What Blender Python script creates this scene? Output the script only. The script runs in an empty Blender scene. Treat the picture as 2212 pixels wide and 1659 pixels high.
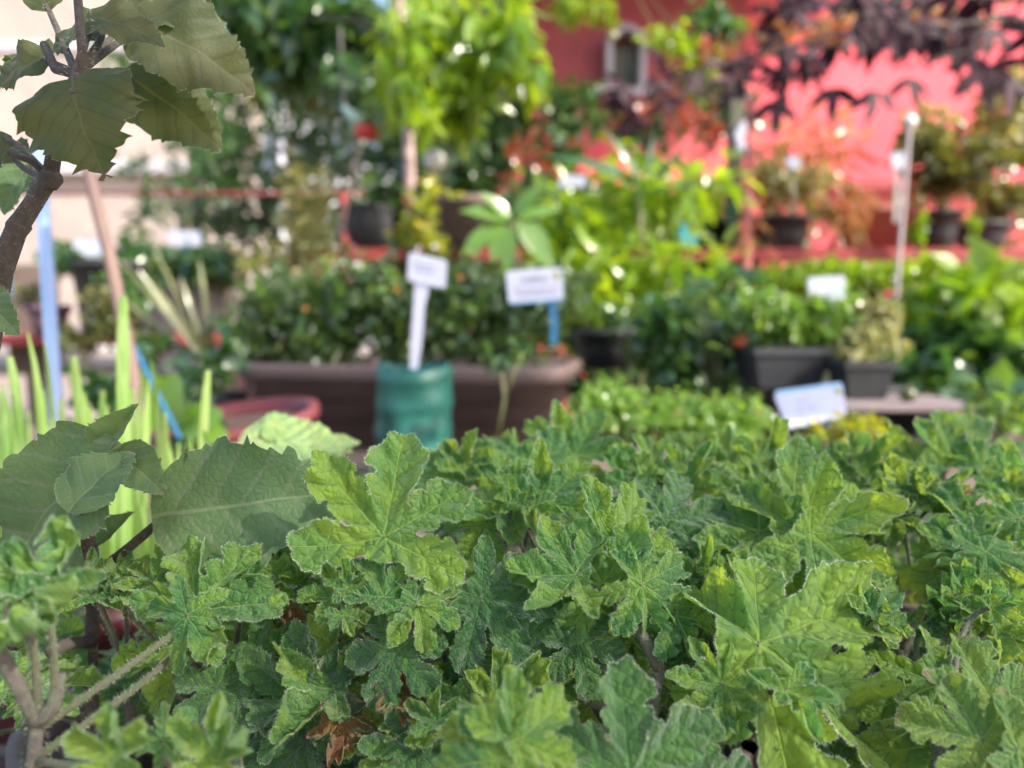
import bpy, math, random
import numpy as np
from mathutils import Vector, Matrix, Quaternion

rnd = random.Random(7)
C = bpy.context.scene.collection
R = math.radians

# ------------------------------------------------------------------ camera, sky, sun, exposure
CAM = Vector((0, 0, 1.1)); PITCH = R(5.0); FL = 26.0; SW = 36.0
cd = bpy.data.cameras.new('camera'); cam = bpy.data.objects.new('camera', cd); C.objects.link(cam)
cam.location = CAM; cam.rotation_euler = (R(90) - PITCH, 0, 0)
cd.lens = FL; cd.sensor_width = SW; cd.clip_start = 0.02; cd.clip_end = 400
cd.dof.use_dof = True; cd.dof.focus_distance = 0.272; cd.dof.aperture_fstop = 5.8; cd.dof.aperture_blades = 0
bpy.context.scene.camera = cam
SUN_EL, SUN_AZ = R(38), R(-32)          # azimuth measured from +x towards +y: from the right, a little behind the camera
sdir = Vector((math.cos(SUN_EL) * math.cos(SUN_AZ), math.cos(SUN_EL) * math.sin(SUN_AZ), math.sin(SUN_EL)))
w = bpy.data.worlds.new("World"); bpy.context.scene.world = w; w.use_nodes = True
nt = w.node_tree; bg = nt.nodes['Background']; sky = nt.nodes.new('ShaderNodeTexSky')
sky.sky_type = 'NISHITA'; sky.sun_disc = False; sky.sun_elevation = SUN_EL
sky.sun_rotation = math.atan2(sdir.x, sdir.y); sky.dust_density = 2.5; sky.ozone_density = 0.8; sky.air_density = 1.0
nt.links.new(sky.outputs[0], bg.inputs[0]); bg.inputs[1].default_value = 0.15
sl = bpy.data.lights.new('sun', 'SUN'); sl.energy = 3.3; sl.angle = R(0.5); sl.color = (1.0, 0.93, 0.82)
so = bpy.data.objects.new('sun', sl); C.objects.link(so); so.rotation_euler = sdir.to_track_quat('Z', 'Y').to_euler()
so.location = (3, -2, 6)
sc = bpy.context.scene
sc.view_settings.view_transform = 'Standard'; sc.view_settings.look = 'None'
sc.view_settings.gamma = 1.0; sc.view_settings.exposure = 1.5
sc.render.engine = 'CYCLES'
sc.cycles.use_denoising = True; sc.cycles.max_bounces = 6; sc.cycles.diffuse_bounces = 4
sc.cycles.transmission_bounces = 5; sc.cycles.transparent_max_bounces = 6; sc.cycles.glossy_bounces = 2
sc.cycles.sample_clamp_indirect = 6; sc.cycles.use_adaptive_sampling = True; sc.cycles.adaptive_threshold = 0.02
sc.cycles.caustics_reflective = False; sc.cycles.caustics_refractive = False

FPX = 2212.0 * FL / SW
_f = Vector((0, math.cos(PITCH), -math.sin(PITCH))); _u = Vector((0, math.sin(PITCH), math.cos(PITCH)))
def at(x, y, d):
    """a place measured from the photograph (2212 px wide) at d metres along the view"""
    return CAM + Vector((1, 0, 0)) * ((x - 1106) / FPX * d) + _u * ((829.5 - y) / FPX * d) + _f * d
def px(n, d): return n / FPX * d

# ------------------------------------------------------------------ object helpers
def obj(name, V, F, mat, parent=None, uv=None, midx=None, smooth=True):
    me = bpy.data.meshes.new(name)
    me.from_pydata([tuple(v) for v in V] if not isinstance(V, np.ndarray) else V.tolist(), [], F if isinstance(F, list) else F.tolist())
    for m in (mat if isinstance(mat, (list, tuple)) else [mat]): me.materials.append(m)
    if smooth: me.polygons.foreach_set('use_smooth', [True] * len(me.polygons))
    if midx is not None: me.polygons.foreach_set('material_index', midx)
    if uv is not None:
        l = me.uv_layers.new(name='UVMap'); l.data.foreach_set('uv', np.asarray(uv, dtype=np.float32).ravel())
    me.update()
    o = bpy.data.objects.new(name, me); C.objects.link(o)
    if parent: o.parent = parent; o.matrix_parent_inverse = Matrix.Identity(4)
    return o
def tag(o, label=None, cat=None, group=None, kind=None):
    if label: o['label'] = label
    if cat: o['category'] = cat
    if group: o['group'] = group
    if kind: o['kind'] = kind
    return o
def thing(name, label, cat, loc=(0, 0, 0), group=None):
    o = bpy.data.objects.new(name, None); C.objects.link(o); o.location = loc; o.empty_display_size = .02
    return tag(o, label, cat, group)
class MB:
    """collects shapes in world coordinates; build() makes one mesh, relative to the parent's location"""
    def __init__(s): s.V = []; s.F = []
    def add(s, V, F):
        n = len(s.V); s.V += [Vector(v) for v in V]; s.F += [[i + n for i in f] for f in F]; return s
    def box(s, c, size, rot=None, bev=0.0):
        c = Vector(c); hx, hy, hz = [k / 2 for k in size]; b = min(bev, hx * .45, hy * .45, hz * .45)
        M = rot if rot is not None else Matrix.Identity(3)
        if b <= 0:
            P = [(-hx,-hy,-hz),(hx,-hy,-hz),(hx,hy,-hz),(-hx,hy,-hz),(-hx,-hy,hz),(hx,-hy,hz),(hx,hy,hz),(-hx,hy,hz)]
            return s.add([c + M @ Vector(p) for p in P], [[0,3,2,1],[4,5,6,7],[0,1,5,4],[1,2,6,5],[2,3,7,6],[3,0,4,7]])
        P = []
        for z, X, Y in ((-hz, hx - b, hy - b), (-hz + b, hx, hy), (hz - b, hx, hy), (hz, hx - b, hy - b)):
            P += [(-X, -Y + b, z), (-X + b, -Y, z), (X - b, -Y, z), (X, -Y + b, z), (X, Y - b, z), (X - b, Y, z), (-X + b, Y, z), (-X, Y - b, z)]
        F = []
        for r in range(3):
            for i in range(8): F.append([r*8+i, r*8+(i+1)%8, (r+1)*8+(i+1)%8, (r+1)*8+i])
        F.append(list(range(7, -1, -1))); F.append([24 + i for i in range(8)])
        return s.add([c + M @ Vector(p) for p in P], F)
    def tube(s, pts, rad, n=8, cap=True):
        pts = [Vector(p) for p in pts]; m = len(pts)
        if not isinstance(rad, (list, tuple)): rad = [rad] * m
        elif len(rad) == 2 and m > 2: rad = [rad[0] + (rad[1] - rad[0]) * i / (m - 1) for i in range(m)]
        V = []; up = None
        for i, p in enumerate(pts):
            t = (pts[min(i + 1, m - 1)] - pts[max(i - 1, 0)]).normalized()
            if up is None: up = t.orthogonal().normalized()
            up = (up - t * up.dot(t)).normalized(); b = t.cross(up)
            for k in range(n):
                a = 2 * math.pi * k / n; V.append(p + (up * math.cos(a) + b * math.sin(a)) * rad[i])
        F = [[i*n+k, i*n+(k+1)%n, (i+1)*n+(k+1)%n, (i+1)*n+k] for i in range(m-1) for k in range(n)]
        if cap: F += [list(range(n-1, -1, -1)), [(m-1)*n+k for k in range(n)]]
        return s.add(V, F)
    def lathe(s, c, prof, n=32, sx=1, sy=1, wob=0.0):
        c = Vector(c); V = []; m = len(prof)
        for r, z in prof:
            for k in range(n):
                a = 2 * math.pi * k / n; q = r * (1 + wob * math.sin(3 * a + z * 40) )
                V.append(c + Vector((q * math.cos(a) * sx, q * math.sin(a) * sy, z)))
        return s.add(V, [[i*n+k, i*n+(k+1)%n, (i+1)*n+(k+1)%n, (i+1)*n+k] for i in range(m-1) for k in range(n)])
    def build(s, name, mat, parent=None, smooth=False):
        off = parent.matrix_world.translation if False else (Vector(parent.location) if parent else Vector((0,0,0)))
        if parent and parent.parent: off = off + Vector(parent.parent.location)
        return obj(name, [v - off for v in s.V], s.F, mat, parent, smooth=smooth)
def curve(a, b, sag, n=8, side=0.0):
    a = Vector(a); b = Vector(b); out = []
    for i in range(n + 1):
        t = i / n; p = a.lerp(b, t) + Vector((side, 0, sag)) * (4 * t * (1 - t)); out.append(p)
    return out

# ------------------------------------------------------------------ materials
def newmat(name):
    m = bpy.data.materials.new(name); m.use_nodes = True; m.node_tree.nodes.clear(); return m, m.node_tree
class N:
    def __init__(s, t): s.t = t
    def n(s, ty, **k):
        o = s.t.nodes.new(ty)
        for a, v in k.items(): setattr(o, a, v)
        return o
    def l(s, a, b): s.t.links.new(a, b)
    def m(s, op, a, b=None, c=None, clamp=False):
        o = s.n('ShaderNodeMath', operation=op, use_clamp=clamp)
        for i, v in enumerate((a, b, c)):
            if v is None: continue
            if isinstance(v, (int, float)): o.inputs[i].default_value = v
            else: s.l(v, o.inputs[i])
        return o.outputs[0]
    def mix(s, f, a, b, bt='MIX'):
        o = s.n('ShaderNodeMix', data_type='RGBA', blend_type=bt)
        for i, v in ((0, f), (6, a), (7, b)):
            if isinstance(v, (int, float)): o.inputs[i].default_value = v
            elif isinstance(v, tuple): o.inputs[i].default_value = (*v, 1)
            else: s.l(v, o.inputs[i])
        return o.outputs[2]
    def step(s, v, a, b):
        o = s.n('ShaderNodeMapRange', interpolation_type='SMOOTHSTEP'); s.l(v, o.inputs[0])
        o.inputs[1].default_value = a; o.inputs[2].default_value = b; return o.outputs[0]
    def noise(s, vec, scale, detail=3, rough=.5):
        o = s.n('ShaderNodeTexNoise'); o.inputs['Scale'].default_value = scale; o.inputs['Detail'].default_value = detail
        o.inputs['Roughness'].default_value = rough
        if vec is not None: s.l(vec, o.inputs['Vector'])
        return o
def surf(N_, col, rough=.6, trans=0.0, tcol=None, bump=None, bstr=.3, bdist=.002, sheen=0.0, spec=.4, coat=0.0):
    p = N_.n('ShaderNodeBsdfPrincipled'); out = N_.n('ShaderNodeOutputMaterial')
    if isinstance(col, tuple): p.inputs['Base Color'].default_value = (*col, 1)
    else: N_.l(col, p.inputs['Base Color'])
    if isinstance(rough, (int, float)): p.inputs['Roughness'].default_value = rough
    else: N_.l(rough, p.inputs['Roughness'])
    p.inputs['Specular IOR Level'].default_value = spec; p.inputs['Sheen Weight'].default_value = sheen
    p.inputs['Sheen Roughness'].default_value = .4; p.inputs['Coat Weight'].default_value = coat
    b = None
    if bump is not None:
        b = N_.n('ShaderNodeBump'); b.inputs['Strength'].default_value = bstr; b.inputs['Distance'].default_value = bdist
        N_.l(bump, b.inputs['Height']); N_.l(b.outputs[0], p.inputs['Normal'])
    if trans > 0:
        t = N_.n('ShaderNodeBsdfTranslucent'); mx = N_.n('ShaderNodeMixShader'); mx.inputs[0].default_value = trans
        if isinstance(tcol, tuple): t.inputs[0].default_value = (*tcol, 1)
        else: N_.l(tcol if tcol is not None else col, t.inputs[0])
        if b: N_.l(b.outputs[0], t.inputs['Normal'])
        N_.l(p.outputs[0], mx.inputs[1]); N_.l(t.outputs[0], mx.inputs[2]); N_.l(mx.outputs[0], out.inputs[0])
    else: N_.l(p.outputs[0], out.inputs[0])
    return p
def leafmat(name, A, B, tA, tB, trans=.35, sec=6.0, slope=1.1, cells=15, secpale=0, vein=(.20,.34,.10), dark=(.02,.07,.02), bstr=.6, sheen=.16, edge=None, wmain=.016, vdark=.45, rough=.62, spots=False, back=(.20,.33,.15)):
    """detailed near leaf: UV holds (along, across) of the lobe; side veins, net of small veins, quilted surface"""
    m, t = newmat(name); k = N(t)
    uvn = k.n('ShaderNodeUVMap'); sp = k.n('ShaderNodeSeparateXYZ'); k.l(uvn.outputs[0], sp.inputs[0])
    tc = k.n('ShaderNodeTexCoord'); oi = k.n('ShaderNodeObjectInfo')
    off = k.n('ShaderNodeVectorMath', operation='ADD'); k.l(tc.outputs['Object'], off.inputs[0])
    sc_ = k.n('ShaderNodeVectorMath', operation='SCALE'); sc_.inputs[0].default_value = (17, 31, 13); k.l(oi.outputs['Random'], sc_.inputs['Scale'])
    k.l(sc_.outputs[0], off.inputs[1]); P = off.outputs[0]
    wn = k.noise(P, 5, 2)
    u = sp.outputs[0]; wob = k.m('MULTIPLY', k.m('SUBTRACT', wn.outputs[0], .5), .10)
    v = k.m('ADD', sp.outputs[1], k.m('MULTIPLY', wob, .25)); av = k.m('ABSOLUTE', v)
    wid = k.m('MULTIPLY', k.m('SUBTRACT', 1.25, u), wmain)
    main = k.m('SUBTRACT', 1.0, k.step(k.m('DIVIDE', av, wid), .5, 1.4))
    s = k.m('MULTIPLY', k.m('ADD', k.m('SUBTRACT', u, k.m('MULTIPLY', av, slope)), wob), sec)
    s = k.m('ADD', s, k.m('MULTIPLY', k.m('SIGN', v), .22))
    pp = k.m('PINGPONG', s, .5)
    secv = k.m('SUBTRACT', 1.0, k.step(pp, .0, .13))
    vo = k.n('ShaderNodeTexVoronoi', feature='DISTANCE_TO_EDGE'); vo.inputs['Scale'].default_value = cells; k.l(P, vo.inputs['Vector'])
    ter = k.m('SUBTRACT', 1.0, k.step(vo.outputs[0], .0, .10))
    hi = k.m('ADD', k.m('MULTIPLY', k.step(pp, .0, .4), .55), k.m('MULTIPLY', k.step(vo.outputs[0], 0, .28), .38))
    hi = k.m('SUBTRACT', hi, k.m('MULTIPLY', main, .7))
    fz = k.noise(P, 190, 2); hi = k.m('ADD', hi, k.m('MULTIPLY', fz.outputs[0], .22))
    n1 = k.noise(P, 1.6, 3); f = k.step(n1.outputs[0], .42, .60)  # patches of the second tint; lime ones paint light coming through
    f = k.m('ADD', k.m('MULTIPLY', f, .75), k.m('MULTIPLY', k.m('SUBTRACT', oi.outputs['Random'], .25), .5), clamp=True)
    col = k.mix(f, A, B); n2 = k.noise(P, 9, 4, .6); col = k.mix(k.m('MULTIPLY', k.step(n2.outputs[0], .35, .8), .35), col, B)
    col = k.mix(k.m('MULTIPLY', ter, .32 * vdark / .45), col, dark); col = k.mix(k.m('MULTIPLY', secv, secpale or vdark), col, vein if secpale else dark)
    col = k.mix(k.m('MULTIPLY', main, .6), col, vein)
    if edge:
        rr = k.m('ADD', u, k.m('MULTIPLY', k.m('SUBTRACT', n2.outputs[0], .5), .35)); e = k.step(rr, .88, 1.0)
        col = k.mix(k.m('MULTIPLY', e, .8), col, edge)
    if spots:
        d = k.noise(P, 22, 2, .7); col = k.mix(k.m('MULTIPLY', k.step(d.outputs[0], .61, .635), .8), col, (.012, .02, .01))
    ge = k.n('ShaderNodeNewGeometry'); col = k.mix(k.m('MULTIPLY', ge.outputs['Backfacing'], .55), col, back)
    tcol = k.mix(f, tA, tB); tcol = k.mix(k.m('MULTIPLY', secv, .35), tcol, A); tcol = k.mix(main, tcol, tuple(min(1, c * 1.3) for c in tB))
    surf(k, col, rough, trans, tcol, hi, bstr, .035, sheen, .35)
    return m
def folmat(name, cols, trans=.4, tmul=(2.0, 1.9, .8), rough=.34, spec=.5, coat=1.0):
    """small-leaf foliage: each leaf picks its own tint"""
    m, t = newmat(name); k = N(t); g = k.n('ShaderNodeNewGeometry'); r = k.n('ShaderNodeValToRGB')
    r.color_ramp.interpolation = 'LINEAR'; n = len(cols)
    while len(r.color_ramp.elements) < n: r.color_ramp.elements.new(.5)
    for i, c in enumerate(cols): r.color_ramp.elements[i].position = i / max(1, n - 1); r.color_ramp.elements[i].color = (*c, 1)
    k.l(g.outputs['Random Per Island'], r.inputs[0])
    tc = k.n('ShaderNodeTexCoord'); nz = k.noise(tc.outputs['Object'], 60, 3)
    col = k.mix(k.m('MULTIPLY', nz.outputs[0], .35), r.outputs[0], tuple(c * .6 for c in cols[0]))
    tm = k.mix(1.0, col, tmul, 'MULTIPLY')
    o = surf(k, col, rough, trans, tm, nz.outputs[0], .2, .002, 0, spec, coat); o.inputs['Coat Roughness'].default_value = .21; return m
def plain(name, c1, c2=None, scale=8, rough=.6, bstr=.25, trans=0, tcol=None, spec=.4, stretch=(1,1,1), bdist=.003, sheen=0, coat=0, det=5, wear=.35):
    m, t = newmat(name); k = N(t); tc = k.n('ShaderNodeTexCoord'); mp = k.n('ShaderNodeMapping'); mp.inputs['Scale'].default_value = stretch
    k.l(tc.outputs['Object'], mp.inputs[0]); nz = k.noise(mp.outputs[0], scale, det, .6)
    c2 = c2 or tuple(c * .72 for c in c1); f = k.step(nz.outputs[0], .3, .7); col = k.mix(f, c1, c2)
    nd = k.noise(mp.outputs[0], scale * 3.3, 6, .65); col = k.mix(k.m('MULTIPLY', k.step(nd.outputs[0], .56, .68), wear), col, tuple(c * .5 + .02 for c in c1))
    n2 = k.noise(mp.outputs[0], scale * 6, 3); rg = k.m('ADD', k.m('MULTIPLY', n2.outputs[0], .25), rough - .12)
    surf(k, col, rg, trans, tcol, k.m('ADD', nz.outputs[0], k.m('MULTIPLY', n2.outputs[0], .4)), bstr, bdist, sheen, spec, coat); return m
M = {}
M['pel'] = leafmat('pelargonium_leaf', (.085,.235,.080), (.23,.385,.055), (.20,.50,.08), (.58,.76,.05), .44, sec=4.2, slope=.95, cells=11, dark=(.035,.12,.03), vein=(.24,.40,.10), vdark=.48, bstr=.60, wmain=.012)
M['pel_spot'] = leafmat('pelargonium_leaf_specked', (.095,.25,.080), (.24,.395,.055), (.22,.52,.08), (.58,.76,.05), .44, sec=4.0, slope=.95, cells=10, dark=(.035,.12,.03), vein=(.28,.42,.09), vdark=.48, bstr=.55, wmain=.011, spots=True)
M['pel_dark'] = leafmat('pelargonium_leaf_shaded', (.038,.120,.034), (.075,.185,.035), (.08,.28,.03), (.18,.40,.03), .25, sec=4.2, slope=.95, cells=11, bstr=.55, wmain=.012, vdark=.6, dark=(.02,.07,.022), vein=(.05,.12,.04), sheen=.3)  # darker copy of the leaf green with shade put into it
M['pel_red'] = leafmat('pelargonium_leaf_red_edged', (.12,.27,.07), (.23,.36,.06), (.3,.5,.04), (.5,.6,.04), .36, edge=(.30,.15,.13))
M['pel_old'] = leafmat('withered_leaf', (.36,.22,.04), (.17,.07,.03), (.6,.3,.04), (.5,.22,.05), .3, dark=(.12,.04,.02), vein=(.4,.2,.08))
M['grey'] = leafmat('greygreen_leaf', (.080,.145,.062), (.115,.180,.062), (.14,.28,.06), (.24,.36,.05), .30, back=(.13,.17,.09), sec=5.0, slope=.75, cells=22, secpale=.45, vein=(.20,.23,.14), dark=(.060,.10,.046), bstr=.20, sheen=.15, edge=(.20,.15,.12), wmain=.010, vdark=.40)
M['grey_up'] = leafmat('dull_olive_leaf', (.040,.062,.024), (.062,.068,.025), (.14,.22,.03), (.26,.28,.03), .38, back=(.075,.09,.04), sec=5.0, slope=.75, cells=20, vein=(.10,.085,.06), dark=(.035,.045,.025), bstr=.10, sheen=.1, edge=(.10,.07,.06), wmain=.011, vdark=.4)
M['pale'] = leafmat('pale_crinkled_leaf', (.26,.42,.16), (.42,.50,.18), (.5,.7,.15), (.7,.8,.2), .4, sec=6, slope=.7, cells=9, vein=(.5,.56,.3), dark=(.14,.26,.07), bstr=.45, sheen=.2, wmain=.012)
def hairmat():
    m, t = newmat('leaf_hair'); k = N(t); surf(k, (.58,.66,.48), .6, .5, (.65,.75,.5)); return m
M['hair'] = hairmat()
M['pelstem'] = plain('green_stem', (.08,.115,.045), (.12,.10,.07), 420, .6, .7, sheen=.1)
M['pelwood'] = plain('purple_stem', (.11,.085,.08), (.14,.15,.10), 420, .6, .8, sheen=.1)
M['greystem'] = plain('brown_stem', (.085,.062,.050), (.045,.036,.026), 420, .7, .9, sheen=.08)
M['soil'] = plain('soil', (.06,.035,.025), (.10,.06,.045), 90, .95, 1.0)
M['wallred'] = plain('red_wall_paint', (.86,.13,.165), (.64,.085,.11), 1.1, .75, .15)
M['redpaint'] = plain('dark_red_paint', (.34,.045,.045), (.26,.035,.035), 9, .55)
M['redbox'] = plain('terracotta_box', (.30,.085,.065), (.24,.07,.055), 9, .6)
M['wood'] = plain('weathered_board', (.17,.125,.10), (.11,.08,.065), 7, .8, .5, stretch=(1, 9, 9))
M['plank'] = plain('grey_plank', (.23,.185,.185), (.16,.13,.13), 6, .75, .4, stretch=(1, 9, 9))
M['stick'] = plain('brown_stick', (.19,.125,.105), (.14,.09,.08), 14, .75, .6, stretch=(1, 1, .2))
M['brown'] = plain('brown_planter', (.150,.105,.098), (.110,.078,.074), 9, .6, .3, stretch=(1, 1, 3))
M['clay'] = plain('red_plastic_pot', (.17,.040,.045), (.13,.032,.036), 6, .42)
M['black'] = plain('black_plastic', (.022,.024,.026), (.035,.036,.038), 10, .5)
M['grypot'] = plain('grey_plastic', (.045,.047,.052), (.032,.033,.037), 10, .55)
M['purplepot'] = plain('purple_pot', (.14,.085,.115), (.11,.065,.09), 10, .5)
M['bag'] = plain('green_grow_bag', (.020,.14,.105), (.016,.105,.085), 3.5, .38, .5, stretch=(1, 1, 14), bdist=.004, spec=.6)
M['white'] = plain('white_plastic', (.56,.57,.70), (.52,.53,.66), 12, .4, .05)
M['whitep'] = plain('white_paint', (.42,.37,.39), (.34,.30,.32), 9, .6)
M['bluetag'] = plain('blue_edge', (.07,.30,.52), (.06,.27,.47), 9, .45, .05)
M['bluest'] = plain('blue_stake', (.03,.17,.33), (.02,.12,.26), 9, .5, .1)
M['bluepole'] = plain('light_blue_pole', (.24,.33,.52), (.20,.29,.46), 6, .22, .08, spec=.8, coat=.6)
M['ink'] = plain('grey_print', (.42,.42,.52), None, 20, .5, 0)
M['inky'] = plain('olive_print', (.40,.40,.14), None, 20, .5, 0)
M['teal'] = plain('teal_plastic', (.02,.32,.42), None, 8, .45)
M['post'] = plain('olive_post', (.125,.125,.085), (.09,.09,.06), 8, .7)
M['pinkpost'] = plain('pink_post', (.62,.20,.18), (.52,.16,.15), 8, .7)
M['greypole'] = plain('grey_pole', (.30,.25,.25), (.24,.20,.20), 12, .5)
M['globe'] = plain('white_globe', (.86,.84,.86), None, 5, .3, 0)
M['bark'] = plain('sunlit_bark', (.46,.33,.32), (.36,.25,.24), 18, .8, .6)
M['darkbark'] = plain('dark_bark', (.07,.055,.045), None, 20, .85, .6)
M['bwall'] = plain('cream_render', (.42,.35,.31), (.36,.29,.26), 1.5, .8)
M['bwhite'] = plain('white_render', (.55,.52,.55), (.50,.47,.50), 1.0, .8)
M['bgrey'] = plain('grey_render', (.36,.31,.33), None, 1.0, .8)
M['glass'] = plain('window_glass', (.10,.12,.16), (.14,.17,.22), 2, .15, 0, spec=.8)
M['cloth'] = plain('added_shade_cloth', (.05,.06,.05), None, 30, .8)
M['ground'] = plain('ground_gravel', (.30,.24,.21), (.22,.17,.15), 6, .95, .8)
def blademat():
    m, t = newmat('grass_blade'); k = N(t); tc = k.n('ShaderNodeTexCoord'); mp = k.n('ShaderNodeMapping'); mp.inputs['Scale'].default_value = (1, 1, .02); k.l(tc.outputs['Object'], mp.inputs[0])
    nz = k.noise(mp.outputs[0], 420, 2); g = k.n('ShaderNodeNewGeometry'); oi = k.n('ShaderNodeObjectInfo'); n2 = k.noise(tc.outputs['Object'], 14, 3)
    col = k.mix(oi.outputs['Random'], (.20, .42, .10), (.42, .56, .17)); col = k.mix(k.m('MULTIPLY', k.step(nz.outputs[0], .35, .65), .55), col, (.52, .64, .30))
    col = k.mix(k.m('MULTIPLY', k.step(n2.outputs[0], .62, .75), .6), col, (.60, .52, .22)); surf(k, col, .45, .55, k.mix(1.0, col, (1.5, 1.4, .8), 'MULTIPLY'), nz.outputs[0], .5, .001); return m
M['blade'] = blademat(); _unused = folmat('grass_blade', [(.26,.50,.12), (.36,.56,.16), (.46,.56,.20), (.22,.46,.10)], .55, (1.6, 1.5, .9), .45)

# ------------------------------------------------------------------ detailed leaves
def lobed(seed, lobes, span, sinus=.3, cup=.15, bend=.35, keel=.10, ruffle=.05, h=.030, hair=1.0, hlen=.030, wide=1.0, curl=.03, pleat=.012, **_):
    """unit leaf: petiole at the origin, middle lobe along +x, upper side +z.  lobes: (angle deg, length).
    The blade is a union of rounded sub-lobes (discs and capsules), cut out of a square lattice along its exact edge."""
    g = np.random.RandomState(seed); K = len(lobes)
    a = np.array([R(l[0]) for l in lobes]); L = np.array([l[1] for l in lobes], float) * (1 + g.uniform(-.07, .07, K))
    bd = np.concatenate([[-R(span)], (a[1:] + a[:-1]) / 2, [R(span)]])
    caps = [(0, 0, .02, 0, sinus * .9, sinus * .9)]
    for i in range(K):
        hw = min(bd[i + 1] - a[i], a[i] - bd[i]); vs = wide * min(1.12, math.tan(hw) / math.tan(R(29))) * g.uniform(.88, 1.06); l = L[i]; c, s_ = math.cos(a[i]), math.sin(a[i]); lean = g.uniform(-.05, .05)
        def C_(u0, v0, u1, v1, r0, r1, j=1.0):
            u0 += g.uniform(-.012, .012) * j; u1 += g.uniform(-.018, .018) * j; v1 += g.uniform(-.012, .012) * j; v0 += lean * u0 * u0; v1 += lean * u1 * u1
            caps.append(((u0 * c - v0 * vs * s_) * l, (u0 * s_ + v0 * vs * c) * l, (u1 * c - v1 * vs * s_) * l, (u1 * s_ + v1 * vs * c) * l, r0 * l, r1 * l))
        C_(.12, 0, .50, 0, .15, .190 * vs, 0); C_(.50, 0, .86, 0, .185 * vs, .112, 0)
        for sg in (-1, 1):
            q = g.uniform(.86, 1.1)
            C_(.38, 0, .53 * q, .175 * sg, .10, .080); C_(.53 * q, .165 * sg, .60 * q, .215 * sg, .052, .046); C_(.53 * q, .165 * sg, .515 * q, .215 * sg, .045, .040); C_(.53 * q, .165 * sg, .63 * q, .15 * sg, .05, .045)
            q = g.uniform(.94, 1.04)
            C_(.56, 0, .735 * q, .185 * sg, .10, .082); C_(.735 * q, .20 * sg, .80 * q, .235 * sg, .055, .050); C_(.735 * q, .2 * sg, .715 * q, .26 * sg, .048, .044); C_(.735 * q, .2 * sg, .835 * q, .165 * sg, .055, .05)
            C_(.86, .02 * sg, .925, .105 * sg, .075, .055); C_(.88, 0, .865, .155 * sg, .05, .045)
        C_(.86, 0, .955, 0, .09, .060); C_(.9, 0, .985, .055 * g.choice([-1, 1]), .05, .048)
    cp = np.array(caps); ext = 1.12; m = int(2 * ext / h) + 1; xs = np.linspace(-ext, ext, m); X, Y = np.meshgrid(xs, xs, indexing='ij')
    def sdf(px_, py_):
        D = np.full(px_.shape, 9.0)
        for x0, y0, x1, y1, r0, r1 in cp:
            dx, dy = x1 - x0, y1 - y0; ll = dx * dx + dy * dy + 1e-9; t_ = np.clip(((px_ - x0) * dx + (py_ - y0) * dy) / ll, 0, 1)
            D = np.minimum(D, np.hypot(px_ - x0 - dx * t_, py_ - y0 - dy * t_) - (r0 + (r1 - r0) * t_))
        th_ = np.arctan2(py_, px_); q_ = np.hypot(px_, py_)
        for k_ in range(1, K): D = np.maximum(D, np.minimum(slit[k_] - np.abs(th_ - bd[k_]) * q_, q_ - cut[k_]))      # the clefts between lobes stay open
        return D
    slit = g.uniform(.006, .022, K + 1); cut = sinus * g.uniform(1.4, 2.1, K + 1)
    S = sdf(X, Y); S = np.where(np.abs(S) < 1e-4, 1e-4, S); pts = []; key = {}
    def corner(i, j):
        k = (i, j)
        if k not in key: key[k] = len(pts); pts.append((xs[i], xs[j]))
        return key[k]
    def cross(i0, j0, i1, j1):
        k = (min((i0, j0), (i1, j1)), max((i0, j0), (i1, j1)))
        if k not in key:
            (p, q), (r_, s2) = k; t_ = S[p, q] / (S[p, q] - S[r_, s2]); key[k] = len(pts); pts.append((xs[p] + (xs[r_] - xs[p]) * t_, xs[q] + (xs[s2] - xs[q]) * t_))
        return key[k]
    F = []; rim = []; ins = S < 0; cells = np.argwhere(ins[:-1, :-1] | ins[1:, :-1] | ins[:-1, 1:] | ins[1:, 1:])
    for i, j in cells.tolist():
        cs = [(i, j), (i + 1, j), (i + 1, j + 1), (i, j + 1)]; poly = []; cr = []
        for q in range(4):
            A_, B_ = cs[q], cs[(q + 1) % 4]
            if ins[A_]: poly.append(corner(*A_))
            if ins[A_] != ins[B_]: v_ = cross(*A_, *B_); poly.append(v_); cr.append(v_)
        if len(poly) >= 3:
            F.append(poly)
            if len(cr) == 2: rim.append((cr[0], cr[1]))
    P = np.array(pts); Q = np.hypot(P[:, 0], P[:, 1]); th = np.arctan2(P[:, 1], P[:, 0]); lob = np.clip(np.searchsorted(bd, th) - 1, 0, K - 1)
    half = np.where(th < a[lob], a[lob] - bd[lob], bd[lob + 1] - a[lob]); t = np.clip((th - a[lob]) / half, -1, 1)
    def local(px_, py_, k): c_, s2 = np.cos(a[k]), np.sin(a[k]); return (px_ * c_ + py_ * s2) / L[k], (-px_ * s2 + py_ * c_) / L[k]
    u, v = local(P[:, 0], P[:, 1], lob); sd = np.minimum(0, sdf(P[:, 0], P[:, 1]))
    kap = cup + np.interp(th, np.concatenate([[-R(span)], a, [R(span)]]), np.concatenate([[0], g.uniform(-1, 1, K) * bend, [0]]))
    safe = np.where(np.abs(kap) < 1e-3, 1e-3, kap); f1, f2 = g.randint(9, 14), g.randint(17, 24); p1, p2 = g.uniform(0, 6.28, 2)
    z = keel * np.abs(t) ** 1.3 * Q - keel * .45 * Q + ruffle * Q ** 2 * (np.sin(f1 * th + p1 + 2 * Q) + .6 * np.sin(f2 * th + p2 - 3 * Q)) * np.minimum(1, np.abs(v) * 6 + .25)
    z += pleat * np.cos(6.283 * ((u - np.abs(v) * .95) * 4.2 + .22 * np.sign(v)) + math.pi) * np.minimum(1, np.abs(v) * 9)
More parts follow.
